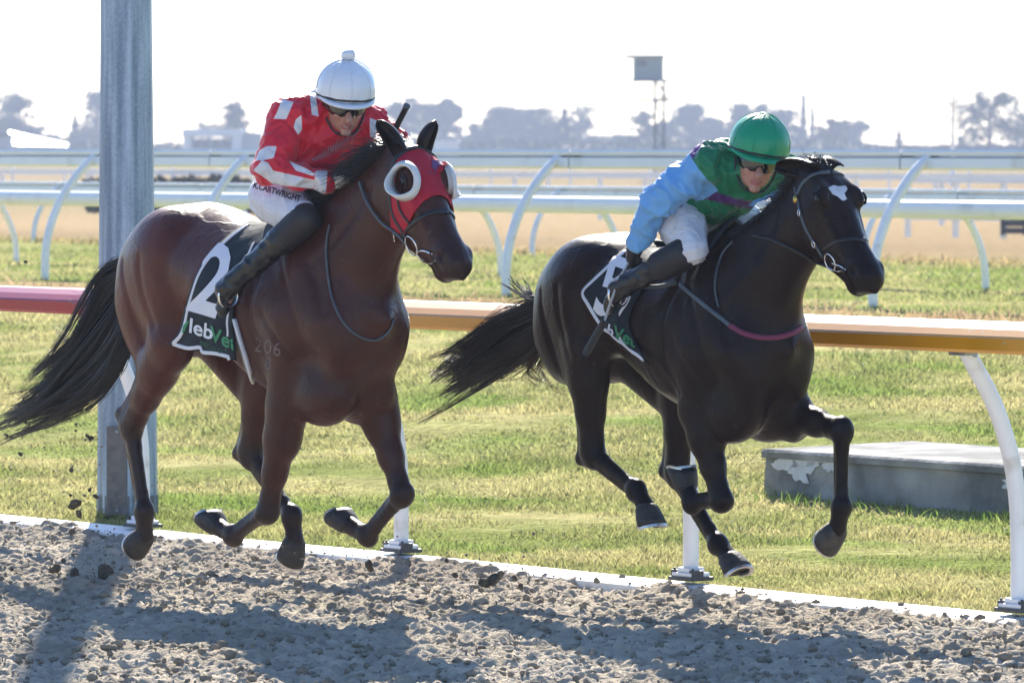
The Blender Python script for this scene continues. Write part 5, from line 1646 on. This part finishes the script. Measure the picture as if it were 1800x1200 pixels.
def helmet(C, fw, up, lat, m, parent, sx=.142, sy=.126, sz=.128, brim=.022, pom=None, seams=8, rim_m=None):
    V = []; Fs = []; na, nt = 40, 16
    for i in range(nt + 1):
        ph = (i / nt) * math.radians(100)
        for j in range(na):
            t = 2 * math.pi * j / na
            puck = 1 + .010 * abs(math.sin(t * seams / 2)) * math.sin(min(ph, 1.5)) + .006 * math.sin(t * 13 + i) * (i / nt) ** 2
            x = math.cos(t) * math.sin(ph) * sx * puck; y = math.sin(t) * math.sin(ph) * sy * puck; z = math.cos(ph) * sz
            if i > 12: z -= .006 * (i - 12) * (1 - .5 * math.cos(t))
            V.append(C + x * fw + y * lat + z * up)
    for i in range(nt):
        for j in range(na):
            k = (j + 1) % na
            Fs.append((i * na + j, i * na + k, (i + 1) * na + k, (i + 1) * na + j)[::-1])
    sh = mesh_obj('helmet', V, Fs, m, parent)
    # peak
    V = []; nb = 21
    for i in range(nb):
        t = math.radians(-72 + 144 * i / (nb - 1)); w = math.cos(t * 90 / 76) ** .6 if abs(t) < math.radians(75) else 0
        base = C + math.cos(t) * sx * .985 * fw + math.sin(t) * sy * .985 * lat - .018 * up - .012 * math.cos(t) * up
        tip = C + (math.cos(t) * (sx + brim * w)) * fw + math.sin(t) * (sy + .012 * w) * lat - (.026 + .020 * w) * up
        V += [base + .006 * up, tip + .003 * up, tip - .003 * up, base - .006 * up]
    Fs = [(i * 4 + q, i * 4 + (q + 1) % 4, (i + 1) * 4 + (q + 1) % 4, (i + 1) * 4 + q) for i in range(nb - 1) for q in range(4)]
    mesh_obj('peak', V, Fs, m, sh)
    # dark rim under the cap
    P = [C + math.cos(t) * sx * .985 * fw + math.sin(t) * sy * .985 * lat - (.028 - .010 * math.cos(t)) * up for t in np.linspace(0, 2 * math.pi, 41)]
    mb = MB(); mb.tube(P, .006, 6, cap=False); mb.build('rim', rim_m or M_LEATHER, sh, smooth=True)
    for q in range(4):       # stitched seams of the silk
        t = math.pi * q / 4 + (0 if pom else math.pi / 8)
        P = [C + (math.cos(t) * math.sin(ph) * sx) * fw * 1.006 + (math.sin(t) * math.sin(ph) * sy) * lat * 1.006 + math.cos(ph) * sz * 1.006 * up for ph in np.linspace(-1.62, 1.62, 31)]
        mb = MB(); mb.tube(P, .0022, 5); mb.build('seam', m, sh, smooth=True)
    if pom is not None:
        r = np.random.default_rng(3)
        v = ICO1_V * (1 + .08 * r.normal(size=(len(ICO1_V), 1)))
        mesh_obj('pompom', v * pom * np.array([1.05, 1.05, .85]) + C + up * (sz + pom * .55), ICO1_F, m, sh)
    return sh

WHT = (.74, .74, .78)
def jockey(fr, S):
    J = fr.J
    root = child_frame('person', fr, S['label'], 'person', 'jockeys')
    sR, eR, wR, hR = (J(*p) for p in S['armR']); sL, eL, wL, hL = (J(*p) for p in S['armL'])
    hipR, knR, anR, toR = (J(*p) for p in S['legR']); hipL, knL, anL, toL = [np.array(p) for p in S['legL_']] if 'legL_' in S else [q * np.array([1, -1, 1]) for q in (hipR, knR, anR, toR)]
    if 'knL' in S: knL = J(*S['knL'])
    pel = (hipR + hipL) / 2 + np.array([0, 0, .03]); nk = J(*S['neck']); ch = (sR + sL) / 2 * .62 + pel * .38
    up_sp = (sR + sL) / 2
    C = J(*S['head']); fw = norm(S['face']); up = norm(np.array(S['up']) - (np.array(S['up']) @ fw) * fw); la = np.cross(up, fw)
    lo = (-.45, -.60, 1.12); hi = (1.15, .60, 2.42)
    def parts(F, what, g):
        if 'torso' in what:
            tr_ = S.get('tr', 1.0)
            F.chain([(pel, .115 * tr_ + g), (pel * .45 + ch * .55, .118 * tr_ + g), (ch, .130 * tr_ + g), (up_sp, .105 + g), (nk, .055 + g * .5)], .05, 1.22)
            F.cone(sR, sL, .062 + g, .062 + g, .05)
        if 'arms' in what:
            for s_, e_, w_ in ((sR, eR, wR), (sL, eL, wL)):
                F.chain([(s_, .062 + g), (e_, .044 + g * 1.2), (w_, .031 + g * .7)], .03)
        if 'legs' in what:
            F.ell(pel - np.array([.05, 0, .02]), (.128 + g, .160 + g, .118 + g), .05)
            for h_i, k_n, a_n in ((hipR, knR, anR), (hipL, knL, anL)):
                F.chain([(h_i, .098 + g), (h_i * .5 + k_n * .5, .080 + g), (k_n, .052 + g)], .03)
        if 'shins' in what:
            for k_n, a_n, t_o in ((knR, anR, toR), (knL, anL, toL)):
                F.chain([(k_n, .056 + g), (k_n * .65 + a_n * .35, .056 + g), (a_n, .040 + g)], .02)
        if 'head' in what:
            F.cone(nk, C - up * .05 - fw * .02, .055, .055, .02)
            R3 = np.stack([fw, la, up])
            F.ell(C, (.098, .078, .112), .02, R3)
            F.ell(C + fw * .035 - up * .065, (.060, .058, .062), .025, R3)
            F.cone(C + fw * .092 - up * .012, C + fw * .120 - up * .050, .010, .0165, .010)   # nose
            F.ell(C + fw * .104 - up * .055, (.014, .021, .010), .008, R3)
            F.ell(C + fw * .094 - up * .080, (.010, .024, .008), .006, R3)                   # lips
            F.ell(C + fw * .092 - up * .091, (.010, .020, .007), .005, R3)
            F.ell(C + fw * .082 - up * .116, (.018, .024, .016), .012, R3)                   # chin
            for s in (-1, 1):
                F.ell(C + fw * .072 - up * .040 + la * s * .040, (.026, .022, .020), .015, R3)   # cheek
                F.ell(C - fw * .005 - up * .035 + la * s * .080, (.020, .010, .030), .008, R3)   # ear
            F.cone(C + fw * .109 - up * .0855 - la * .022, C + fw * .109 - up * .0855 + la * .022, .0025, .0025, .004, sub=True)
    # body: one continuous figure
    F = Field(lo, hi, .0082)
    parts(F, ('torso', 'arms', 'legs', 'shins', 'head'), -.012)
    for w_, h_ in ((wR, hR), (wL, hL)): F.cone(w_, h_, .026, .03, .02)
    for k_n, a_n, t_o in ((knR, anR, toR), (knL, anL, toL)): F.cone(a_n, t_o, .03, .025, .02)
    V, Q = F.mesh()
    n = vnormals(V, Q)
    c = np.tile(np.array((.47, .235, .175)), (len(V), 1))
    q = V - C
    lips = (np.abs(q @ la) < .025) & (np.abs(q @ up + .0855) < .0125) & (q @ fw > .085); c[lips] = (.38, .13, .11)
    teeth = (np.abs(q @ la) < .014) & (np.abs(q @ up + .086) < .003) & (q @ fw > .08)
    if S.get('teeth'): c[teeth] = (.5, .42, .38)
    chk = np.exp(-((q @ fw - .07) ** 2 + (q @ up + .045) ** 2) / .002); c = c * (1 - .15 * chk[:, None]) + np.array([.50, .18, .14]) * .15 * chk[:, None]
    hairm = (q @ fw < -.03) & (q @ up > -.09) & (np.linalg.norm(q, axis=1) < .15); c[hairm] = (.05, .03, .02)
    mesh_obj('body', V, Q, M_SKINV, root, col=c)
    # jacket
    F = Field(lo, hi, .0072)
    parts(F, ('torso', 'arms'), .016)
    V, Q = F.mesh(); n = vnormals(V, Q)
    V = fold(V, n, S.get('fold', .034), 13, 9)
    X, Y = fr.px(V)
    cam = norm(fr.cam); face = (n @ cam) > -.1
    c = np.tile(np.array(S['silk']), (len(V), 1))
    mk = np.full(len(V), -8.0); c2 = WHT
    if 'sleeve' in S:
        c2 = S['sleeve']
        for s_, e_, w_ in ((sR, eR, wR), (sL, eL, wL)):
            u = norm(e_ - s_); along = (V - s_) @ u
            dd = np.minimum(np.linalg.norm(V - s_ - np.clip(along, 0, np.linalg.norm(e_ - s_))[:, None] * u, axis=1),
                            np.linalg.norm(V - e_ - np.clip(((V - e_) @ norm(w_ - e_)), 0, np.linalg.norm(w_ - e_))[:, None] * norm(w_ - e_), axis=1))
            mk = np.maximum(mk, np.minimum((along - .012) * 400, (.118 - dd) * 400))
        for poly, colr in S['patches']:
            c[inpoly(X, Y, poly) & face] = colr
    else:
        for poly, colr in S['patches']:
            mk = np.maximum(mk, np.where(face, sdpoly(X, Y, poly), -8))
    jk = mesh_obj('jacket', V, Q, M_SILK, root, col=c); set_mask(jk, mk, c2)
    jskin = Skin(fr, V, Q)
    # breeches
    F = Field(lo, hi, .0080)
    parts(F, ('legs',), .010)
    V, Q = F.mesh(); n = vnormals(V, Q); V = fold(V, n, .013, 22, 26, 5)
    c = np.tile(np.array((.70, .70, .76)), (len(V), 1))
    br = mesh_obj('breeches', V, Q, M_BREECH, root, col=c); bskin = Skin(fr, V, Q)
    # boots
    for k_n, a_n, t_o in ((knR, anR, toR), (knL, anL, toL)):
        F = Field(np.minimum(np.minimum(k_n, a_n), t_o) - .16, np.maximum(np.maximum(k_n, a_n), t_o) + .16, .0070)
        d = norm(a_n - k_n)
        F.chain([(k_n + d * (.02 + S.get('bt', 0)), .061), (k_n * .68 + a_n * .32, .058), (k_n * .3 + a_n * .7, .045), (a_n, .041)], .02)
        fd = norm(t_o - a_n)
        heel = a_n + d * .045
        F.cone(a_n, heel, .044, .036, .02); F.cone(heel, t_o, .038, .030, .025, .9); F.cone(t_o, t_o + norm(t_o - heel) * .02, .030, .022, .01)
        V, Q = F.mesh(); n = vnormals(V, Q); V = fold(V, n, .010, 20, 24, 9)
        b = mesh_obj('boot', V, Q, M_BOOT, root)
        # felt top
        F = Field(k_n - .16, k_n + .22, .0080)
        F.chain([(k_n + d * (S.get('bt', 0) - .004), .069), (k_n + d * (.13 + S.get('bt', 0) * .6), .064)], .02)
        V, Q = F.mesh(); mesh_obj('boot_top', V, Q, M_CHAP, b)
    # gloves
    for w_, h_, cu, lt in ((wR, hR, S['curlR'], S['knR']), (wL, hL, S['curlL'], S['knLt'])):
        F = Field(h_ - .16, h_ + .16, .0048)
        glove(F, w_ + norm(h_ - w_) * .012, h_, np.array(cu, float), np.array(lt, float))
        V, Q = F.mesh(); mesh_obj('glove', V, Q, S['glove'], root)
    # helmet and goggles
    helmet(C + up * .056 + fw * (-.004), fw, up, la, S['cap'], root, pom=S.get('pom'), **S.get('hel', {}))
    V = []; ng = 27
    for i in range(ng):
        t = math.radians(-74 + 148 * i / (ng - 1))
        bow = abs(t) / math.radians(74)
        nose = .016 * math.exp(-(t / .13) ** 2)
        hgt = (.029 if bow < .62 else .029 - .036 * (bow - .62))
        for w in (1, .5, 0, -.5, -1):
            z = .006 + w * hgt + (nose if w < 0 else 0)
            bul = .012 * (1 - (w * .8) ** 2) * (1 - .3 * math.exp(-(t / .12) ** 2))
            V.append(C + math.cos(t) * (.100 + bul) * fw + math.sin(t) * (.083 + bul * .6) * la + (z - .017) * up)
    Fs = [(i * 5 + q, i * 5 + q + 1, (i + 1) * 5 + q + 1, (i + 1) * 5 + q) for i in range(ng - 1) for q in range(4)]
    g = mesh_obj('goggles', V, Fs, M_GOG, root); md = g.modifiers.new('thick', 'SOLIDIFY'); md.thickness = .004; md.offset = 1
    for s in (-1, 1):
        P = np.array([C + math.cos(t) * .100 * fw + s * math.sin(t) * .088 * la + (-.004 + .014 * (i / 5)) * up for i, t in enumerate(np.linspace(1.27, 2.3, 6))])
        Nn = np.array([norm(p - C - ((p - C) @ up) * up) for p in P])
        band('strap', P, Nn, .020, .002, M_LEATHER, g, .002)
    # chin strap
    for s in (-1, 1):
        P = spline([C + la * s * .090 + up * .02, C + la * s * .082 - up * .06 + fw * .02, C + la * s * .045 - up * .12 + fw * .055, C - up * .132 + fw * .070], 12)
        Nn = np.array([norm(p - C) for p in P]); band('chin_strap', P, Nn, .012, .003, M_LEATHER, root, .002)
    return dict(root=root, jskin=jskin, bskin=bskin, C=C, up=up, fw=fw, la=la, hR=hR, hL=hL, knR=knR, anR=anR, toR=toR, anL=anL, toL=toL, pel=pel)

M_SKINV = mat('skin', vcol=True, rough=.5, var=.07, scale=40, subs=.12, bump=.2, bscale=120, bdist=.002)
M_CAPW = mat('cap_white_silk', (.72, .73, .78), rough=.30, var=.03, scale=8, bump=.55, bscale=16, spec=.5, coat=.5, coat_r=.15, bdist=.010)
M_CAPG = mat('cap_green_silk', (.004, .28, .13), rough=.32, var=.06, scale=8, bump=.6, bscale=18, spec=.4, coat=.15, coat_r=.2, bdist=.010)
J1 = jockey(FR1, dict(
    label='jockey in red and white silks with white pompom cap on the bay horse', silk=(.70, .010, .034),
    armR=[(512, 205, -.17), (474, 300, -.29), (572, 320, -.13), (604, 318, -.07)], armL=[(650, 222, .17), (694, 258, .27), (668, 318, .12), (655, 325, .07)],
    legR=[(482, 348, -.12), (536, 386, -.20), (408, 498, -.36), (392, 540, -.37)], neck=(592, 215, 0), head=(606, 178, -.01), face=(.87, -.40, -.28), up=(.1, .0, 1),
    curlR=(.2, .1, -1), knR=(.3, 1, .3), curlL=(.2, -.1, -1), knLt=(.3, -1, .3), glove=M_GLOVEW, cap=M_CAPW, pom=.031, teeth=True,
    patches=[([(496, 174), (516, 180), (503, 210), (480, 209), (486, 200)], WHT), ([(520, 210), (530, 202), (531, 228), (524, 238), (516, 224)], WHT),
             ([(469, 257), (487, 257), (481, 278), (461, 282), (450, 282), (455, 265)], WHT), ([(461, 282), (471, 286), (480, 300), (555, 317), (550, 332), (482, 325), (461, 310), (445, 300)], WHT),
             ([(508, 283), (540, 297), (554, 306), (552, 310), (520, 300)], WHT), ([(555, 300), (576, 300), (573, 340), (551, 340)], WHT), ([(650, 207), (664, 213), (661, 245), (650, 240)], WHT),
             ([(535, 152), (552, 145), (560, 205), (548, 202), (545, 170)], WHT), ([(462, 225), (466, 222), (464, 236), (458, 240)], WHT)]))
FR = FR1
put_text('lettering', J1['bskin'], 'K.CARTWRIGHT', (445, 330), (11.0, 3.5), (3.4, -15), M_INK, J1['root'], bold=.02, off=.003)
# silver fern on the chest
PV = []; PF = []
st = spline(np.array([(545, 283), (575, 268), (605, 248), (637, 224)], float), 24)
for i in range(1, 23):
    t = norm(np.append(st[i + 1 if i < 23 else i] - st[i - 1], 0))[:2]; nn_ = np.array([-t[1], t[0]])
    ln = 13 * math.sin(math.pi * (i / 23) ** .75) + 2
    for s in (-1, 1):
        b = len(PV); q = st[i]
        PV += [q, q + nn_ * s * ln * .75 + t * ln * .45 + nn_ * .3, q + t * 2.6]; PF.append((b, b + 1, b + 2))
decal('fern_emblem', J1['jskin'], np.array(PV), PF, mat('fern_print', (.30, .22, .25), rough=.6, var=.1), J1['root'], .004, 1)

BLU = (.17, .43, .80)
J2 = jockey(FR2, dict(
    label='jockey in green silks with sky blue sleeves and green cap', silk=(.004, .19, .08), sleeve=BLU,
    armR=[(1236, 292, -.17), (1160, 350, -.30), (1122, 425, -.32), (1112, 447, -.31)], armL=[(1372, 305, .18), (1392, 345, .25), (1356, 392, .09), (1345, 398, .05)],
    tr=.86, legR=[(1184, 364, -.12), (1218, 438, -.21), (1100, 500, -.345), (1074, 536, -.36)], knL=(1328, 412, .17), neck=(1318, 300, 0), head=(1331, 277, -.01), face=(.85, -.46, -.20), up=(.05, .16, 1),
    curlR=(.3, .9, -.2), knR=(-.6, .1, -.8), curlL=(.1, -.2, -1), knLt=(.3, -1, .3), glove=M_GLOVEB, cap=M_CAPG, pom=None, fold=.034, bt=.055,
    patches=[([(1208, 276), (1222, 252), (1240, 243), (1232, 258), (1220, 277)], (.10, .02, .22)), ([(1222, 328), (1250, 335), (1300, 350), (1335, 358), (1335, 370), (1295, 364), (1240, 350), (1220, 342)], (.09, .02, .16))]))
put_text('lettering', J2['bskin'], 'TI', (1220, 346), (6, 22), (20, -2), M_INK, J2['root'], bold=.03, off=.003)
put_text('lettering', J2['bskin'], 'LD', (1186, 352), (5, 12), (13, -5), M_INK, J2['root'], bold=.02, off=.003)
# piping of the breeches knee patch
cord('seam', J2['bskin'], [(1176, 352), (1183, 372), (1190, 388), (1186, 402)], .004, M_PIPING, J2['root'], .002, 16)
cord('seam', J2['bskin'], [(1180, 412), (1192, 402), (1208, 400), (1222, 408), (1230, 420)], .003, M_PIPING, J2['root'], .002, 18)

# ---- whips
WH1 = child_frame('riding_whip', FR1, 'black riding whip sticking up beside the hooded horse ear', 'whip')
mb = MB(); mb.tube(spline([FR1.J(714, 189, .20), FR1.J(690, 238, .20), FR1.J(664, 300, .14), J1['hL'] + np.array([-.03, .0, -.06])], 14), [.013] * 5 + [.011] * 5 + [.012] * 4, 10); mb.build('shaft', M_WHIP, WH1, smooth=True)
mb = MB(); mb.tube([FR1.J(714, 189, .20), FR1.J(716, 185, .20)], [.0155, .0150], 10); mb.build('cap', M_STRAPG, WH1)
WH2 = child_frame('riding_whip', FR2, 'black riding whip with padded end pointing down beside the number cloth', 'whip')
tip, mid, top = FR2.J(1029, 623, -.42), FR2.J(1063, 563, -.40), J2['hR'] + np.array([.03, -.01, .05])
mb = MB(); mb.tube(spline([tip, (tip + mid) / 2, mid], 8), [.016, .018, .018, .018, .017, .017, .016, .013], 10); mb.build('pad', M_WHIP, WH2, smooth=True)
mb = MB(); mb.tube(spline([mid, FR2.J(1085, 500, -.385), J2['hR'], top], 12), .0058, 8); mb.build('shaft', mat('whip_shaft', (.35, .35, .36), rough=.35, var=.2, scale=40), WH2, smooth=True)

# ---- saddles and stirrups
def saddle(hd, jk, label, fr):
    sk = hd['skin']; root = child_frame('racing_saddle', fr, label, 'saddle', 'racing saddles')
    x0 = jk['pel'][0] - .10; L = .36
    rows = []
    for i in range(14):
        u = i / 13; x = x0 + L * u
        row = []
        for j in range(13):
            y = (j / 12 - .5) * 2 * (.10 + .11 * u)
            h = sk.bvh.ray_cast(Vector((x, y, 2.7)), Vector((0, 0, -1)))
            z = h[0].z + .030 + .035 * (math.exp(-(u / .16) ** 2) + .7 * math.exp(-((1 - u) / .14) ** 2)) * math.exp(-(y / .07) ** 2)
            row.append((x, y, z))
        rows.append(row)
    V = np.array(rows).reshape(-1, 3)
    Fs = [(i * 13 + j, (i + 1) * 13 + j, (i + 1) * 13 + j + 1, i * 13 + j + 1) for i in range(13) for j in range(12)]
    o = mesh_obj('seat', V, np.array(Fs), M_LEATHER, root); md = o.modifiers.new('thick', 'SOLIDIFY'); md.thickness = .022
    for s, an, to in ((-1, jk['anR'], jk['toR']), (1, jk['anL'], jk['toL'])):
        foot = an * .35 + to * .65 + np.array([0, 0, -.03])
        top_ = np.array([x0 + L * .62, s * .19, 0]); h = sk.bvh.ray_cast(Vector((top_[0], top_[1], 2.7)), Vector((0, 0, -1))); top_[2] = h[0].z + .02
        apex = foot + np.array([.015, 0, .095])
        mid = (top_ + apex) / 2; q = sk.bvh.find_nearest(Vector(mid)); mid = np.array(q[0]) + np.array(q[1]) * .03
        P = spline([top_, mid, apex], 14)
        band('stirrup_leather', P, np.tile(np.array([0, s * 1.0, .2]), (14, 1)), .018, .004, M_STRAPG, root)
        d = norm(to - an); d = norm(d - (d @ np.array([0, 0, 1.])) * np.array([0, 0, 1.]) * .3)
        sdv = np.array([0, 1.0, 0])
        arch = [apex + sdv * .048 * math.sin(t) - np.array([0, 0, 1]) * .105 * (1 - math.cos(t)) * .5 for t in np.linspace(-math.pi * .82, math.pi * .82, 18)]
        mb = MB(); mb.tube(arch + [arch[0]], .0055, 7, cap=False); mb.build('stirrup_iron', M_CHROME, root, smooth=True)
    return root
saddle(H1, J1, 'small black racing saddle under the red jockey', FR1)
saddle(H2, J2, 'small black racing saddle under the green jockey', FR2)
# ================================================================== DIRT IN THE AIR
KICK = [(125, 826, 4), (131, 886, 11), (139, 903, 7), (124, 870, 3), (99, 998, 11), (92, 1002, 8), (131, 1006, 8), (126, 935, 5), (186, 1008, 14), (180, 1020, 8), (137, 1024, 8), (96, 1020, 6), (112, 985, 4),
        (313, 1048, 10), (322, 1052, 7), (292, 1054, 6), (337, 1036, 5), (338, 1050, 5), (258, 1040, 4), (262, 1050, 5), (160, 770, 5), (153, 766, 4), (36, 798, 4), (42, 700, 3), (45, 742, 3), (158, 860, 4), (168, 872, 5), (12, 765, 3),
        (133, 757, 3), (134, 745, 2.5), (62, 1022, 5), (21, 1000, 4), (868, 1018, 12), (880, 1008, 7), (850, 1024, 9), (905, 1015, 6), (800, 1010, 5), (648, 992, 8), (652, 1000, 5), (785, 985, 4), (915, 1030, 7), (45, 460, 4), (190, 470, 3)]
rk = np.random.default_rng(21)
shapes = []
for k in range(6):
    v = ICO1_V * (1 + .35 * (rk.random((len(ICO1_V), 1)) - .5)) * rk.uniform(.7, 1.25, (1, 3))
    shapes.append(mesh_data('dirt_clod', v, ICO1_F, mat('flying_dirt', (.25, .215, .165), rough=1.0, var=.35, scale=1.5, bump=.8, bscale=4, spec=0.0, bdist=.3) if k == 0 else shapes[0].materials[0]))
for k, (x, y, r) in enumerate(KICK):
    Yd = 25.9 if x < 400 else 24.4
    o = bpy.data.objects.new('dirt_clod', shapes[k % 6]); COL.objects.link(o)
    o.location = tuple(at(x, y, Y=Yd + rk.uniform(-.25, .25))); o.scale = (r / FPX * Yd,) * 3; o.rotation_euler = tuple(rk.uniform(0, 6.28, 3))
    if x < 400: tag(o, 'dark clod of dirt flung up behind the bay horse', 'clod', 'clods thrown up by the hooves')
    else: tag(o, 'dark clod of dirt flung up between the two horses', 'clod', 'clods thrown up between the horses')
# fine grit thrown up with the clods
g0 = []
for (cx, cy, sx, sy, n, Yd) in ((125, 930, 45, 95, 260, 25.9), (240, 1000, 70, 40, 160, 25.6), (870, 1005, 45, 28, 140, 24.4), (640, 990, 50, 25, 90, 24.6), (330, 1035, 45, 22, 120, 25.0), (60, 800, 50, 90, 70, 26.2), (450, 1000, 60, 25, 70, 24.8)):
    for k in range(n):
        x, y = rk.normal(cx, sx), rk.normal(cy, sy)
        g0.append((at(x, min(y, 1065), Y=Yd + rk.normal(0, .3)), rk.uniform(.0016, .0050) * (1 if rk.random() < .9 else 1.8)))
V = np.concatenate([ICO_V * r * (1 + .5 * (rk.random((12, 1)) - .5)) + p for p, r in g0])
Fs = (ICO_F[None] + (np.arange(len(g0)) * 12)[:, None, None]).reshape(-1, 3)
tag(mesh_obj('dirt_spray', V, Fs, shapes[0].materials[0]), 'fine spray of grit kicked up by the hooves', 'dirt', kind='stuff')
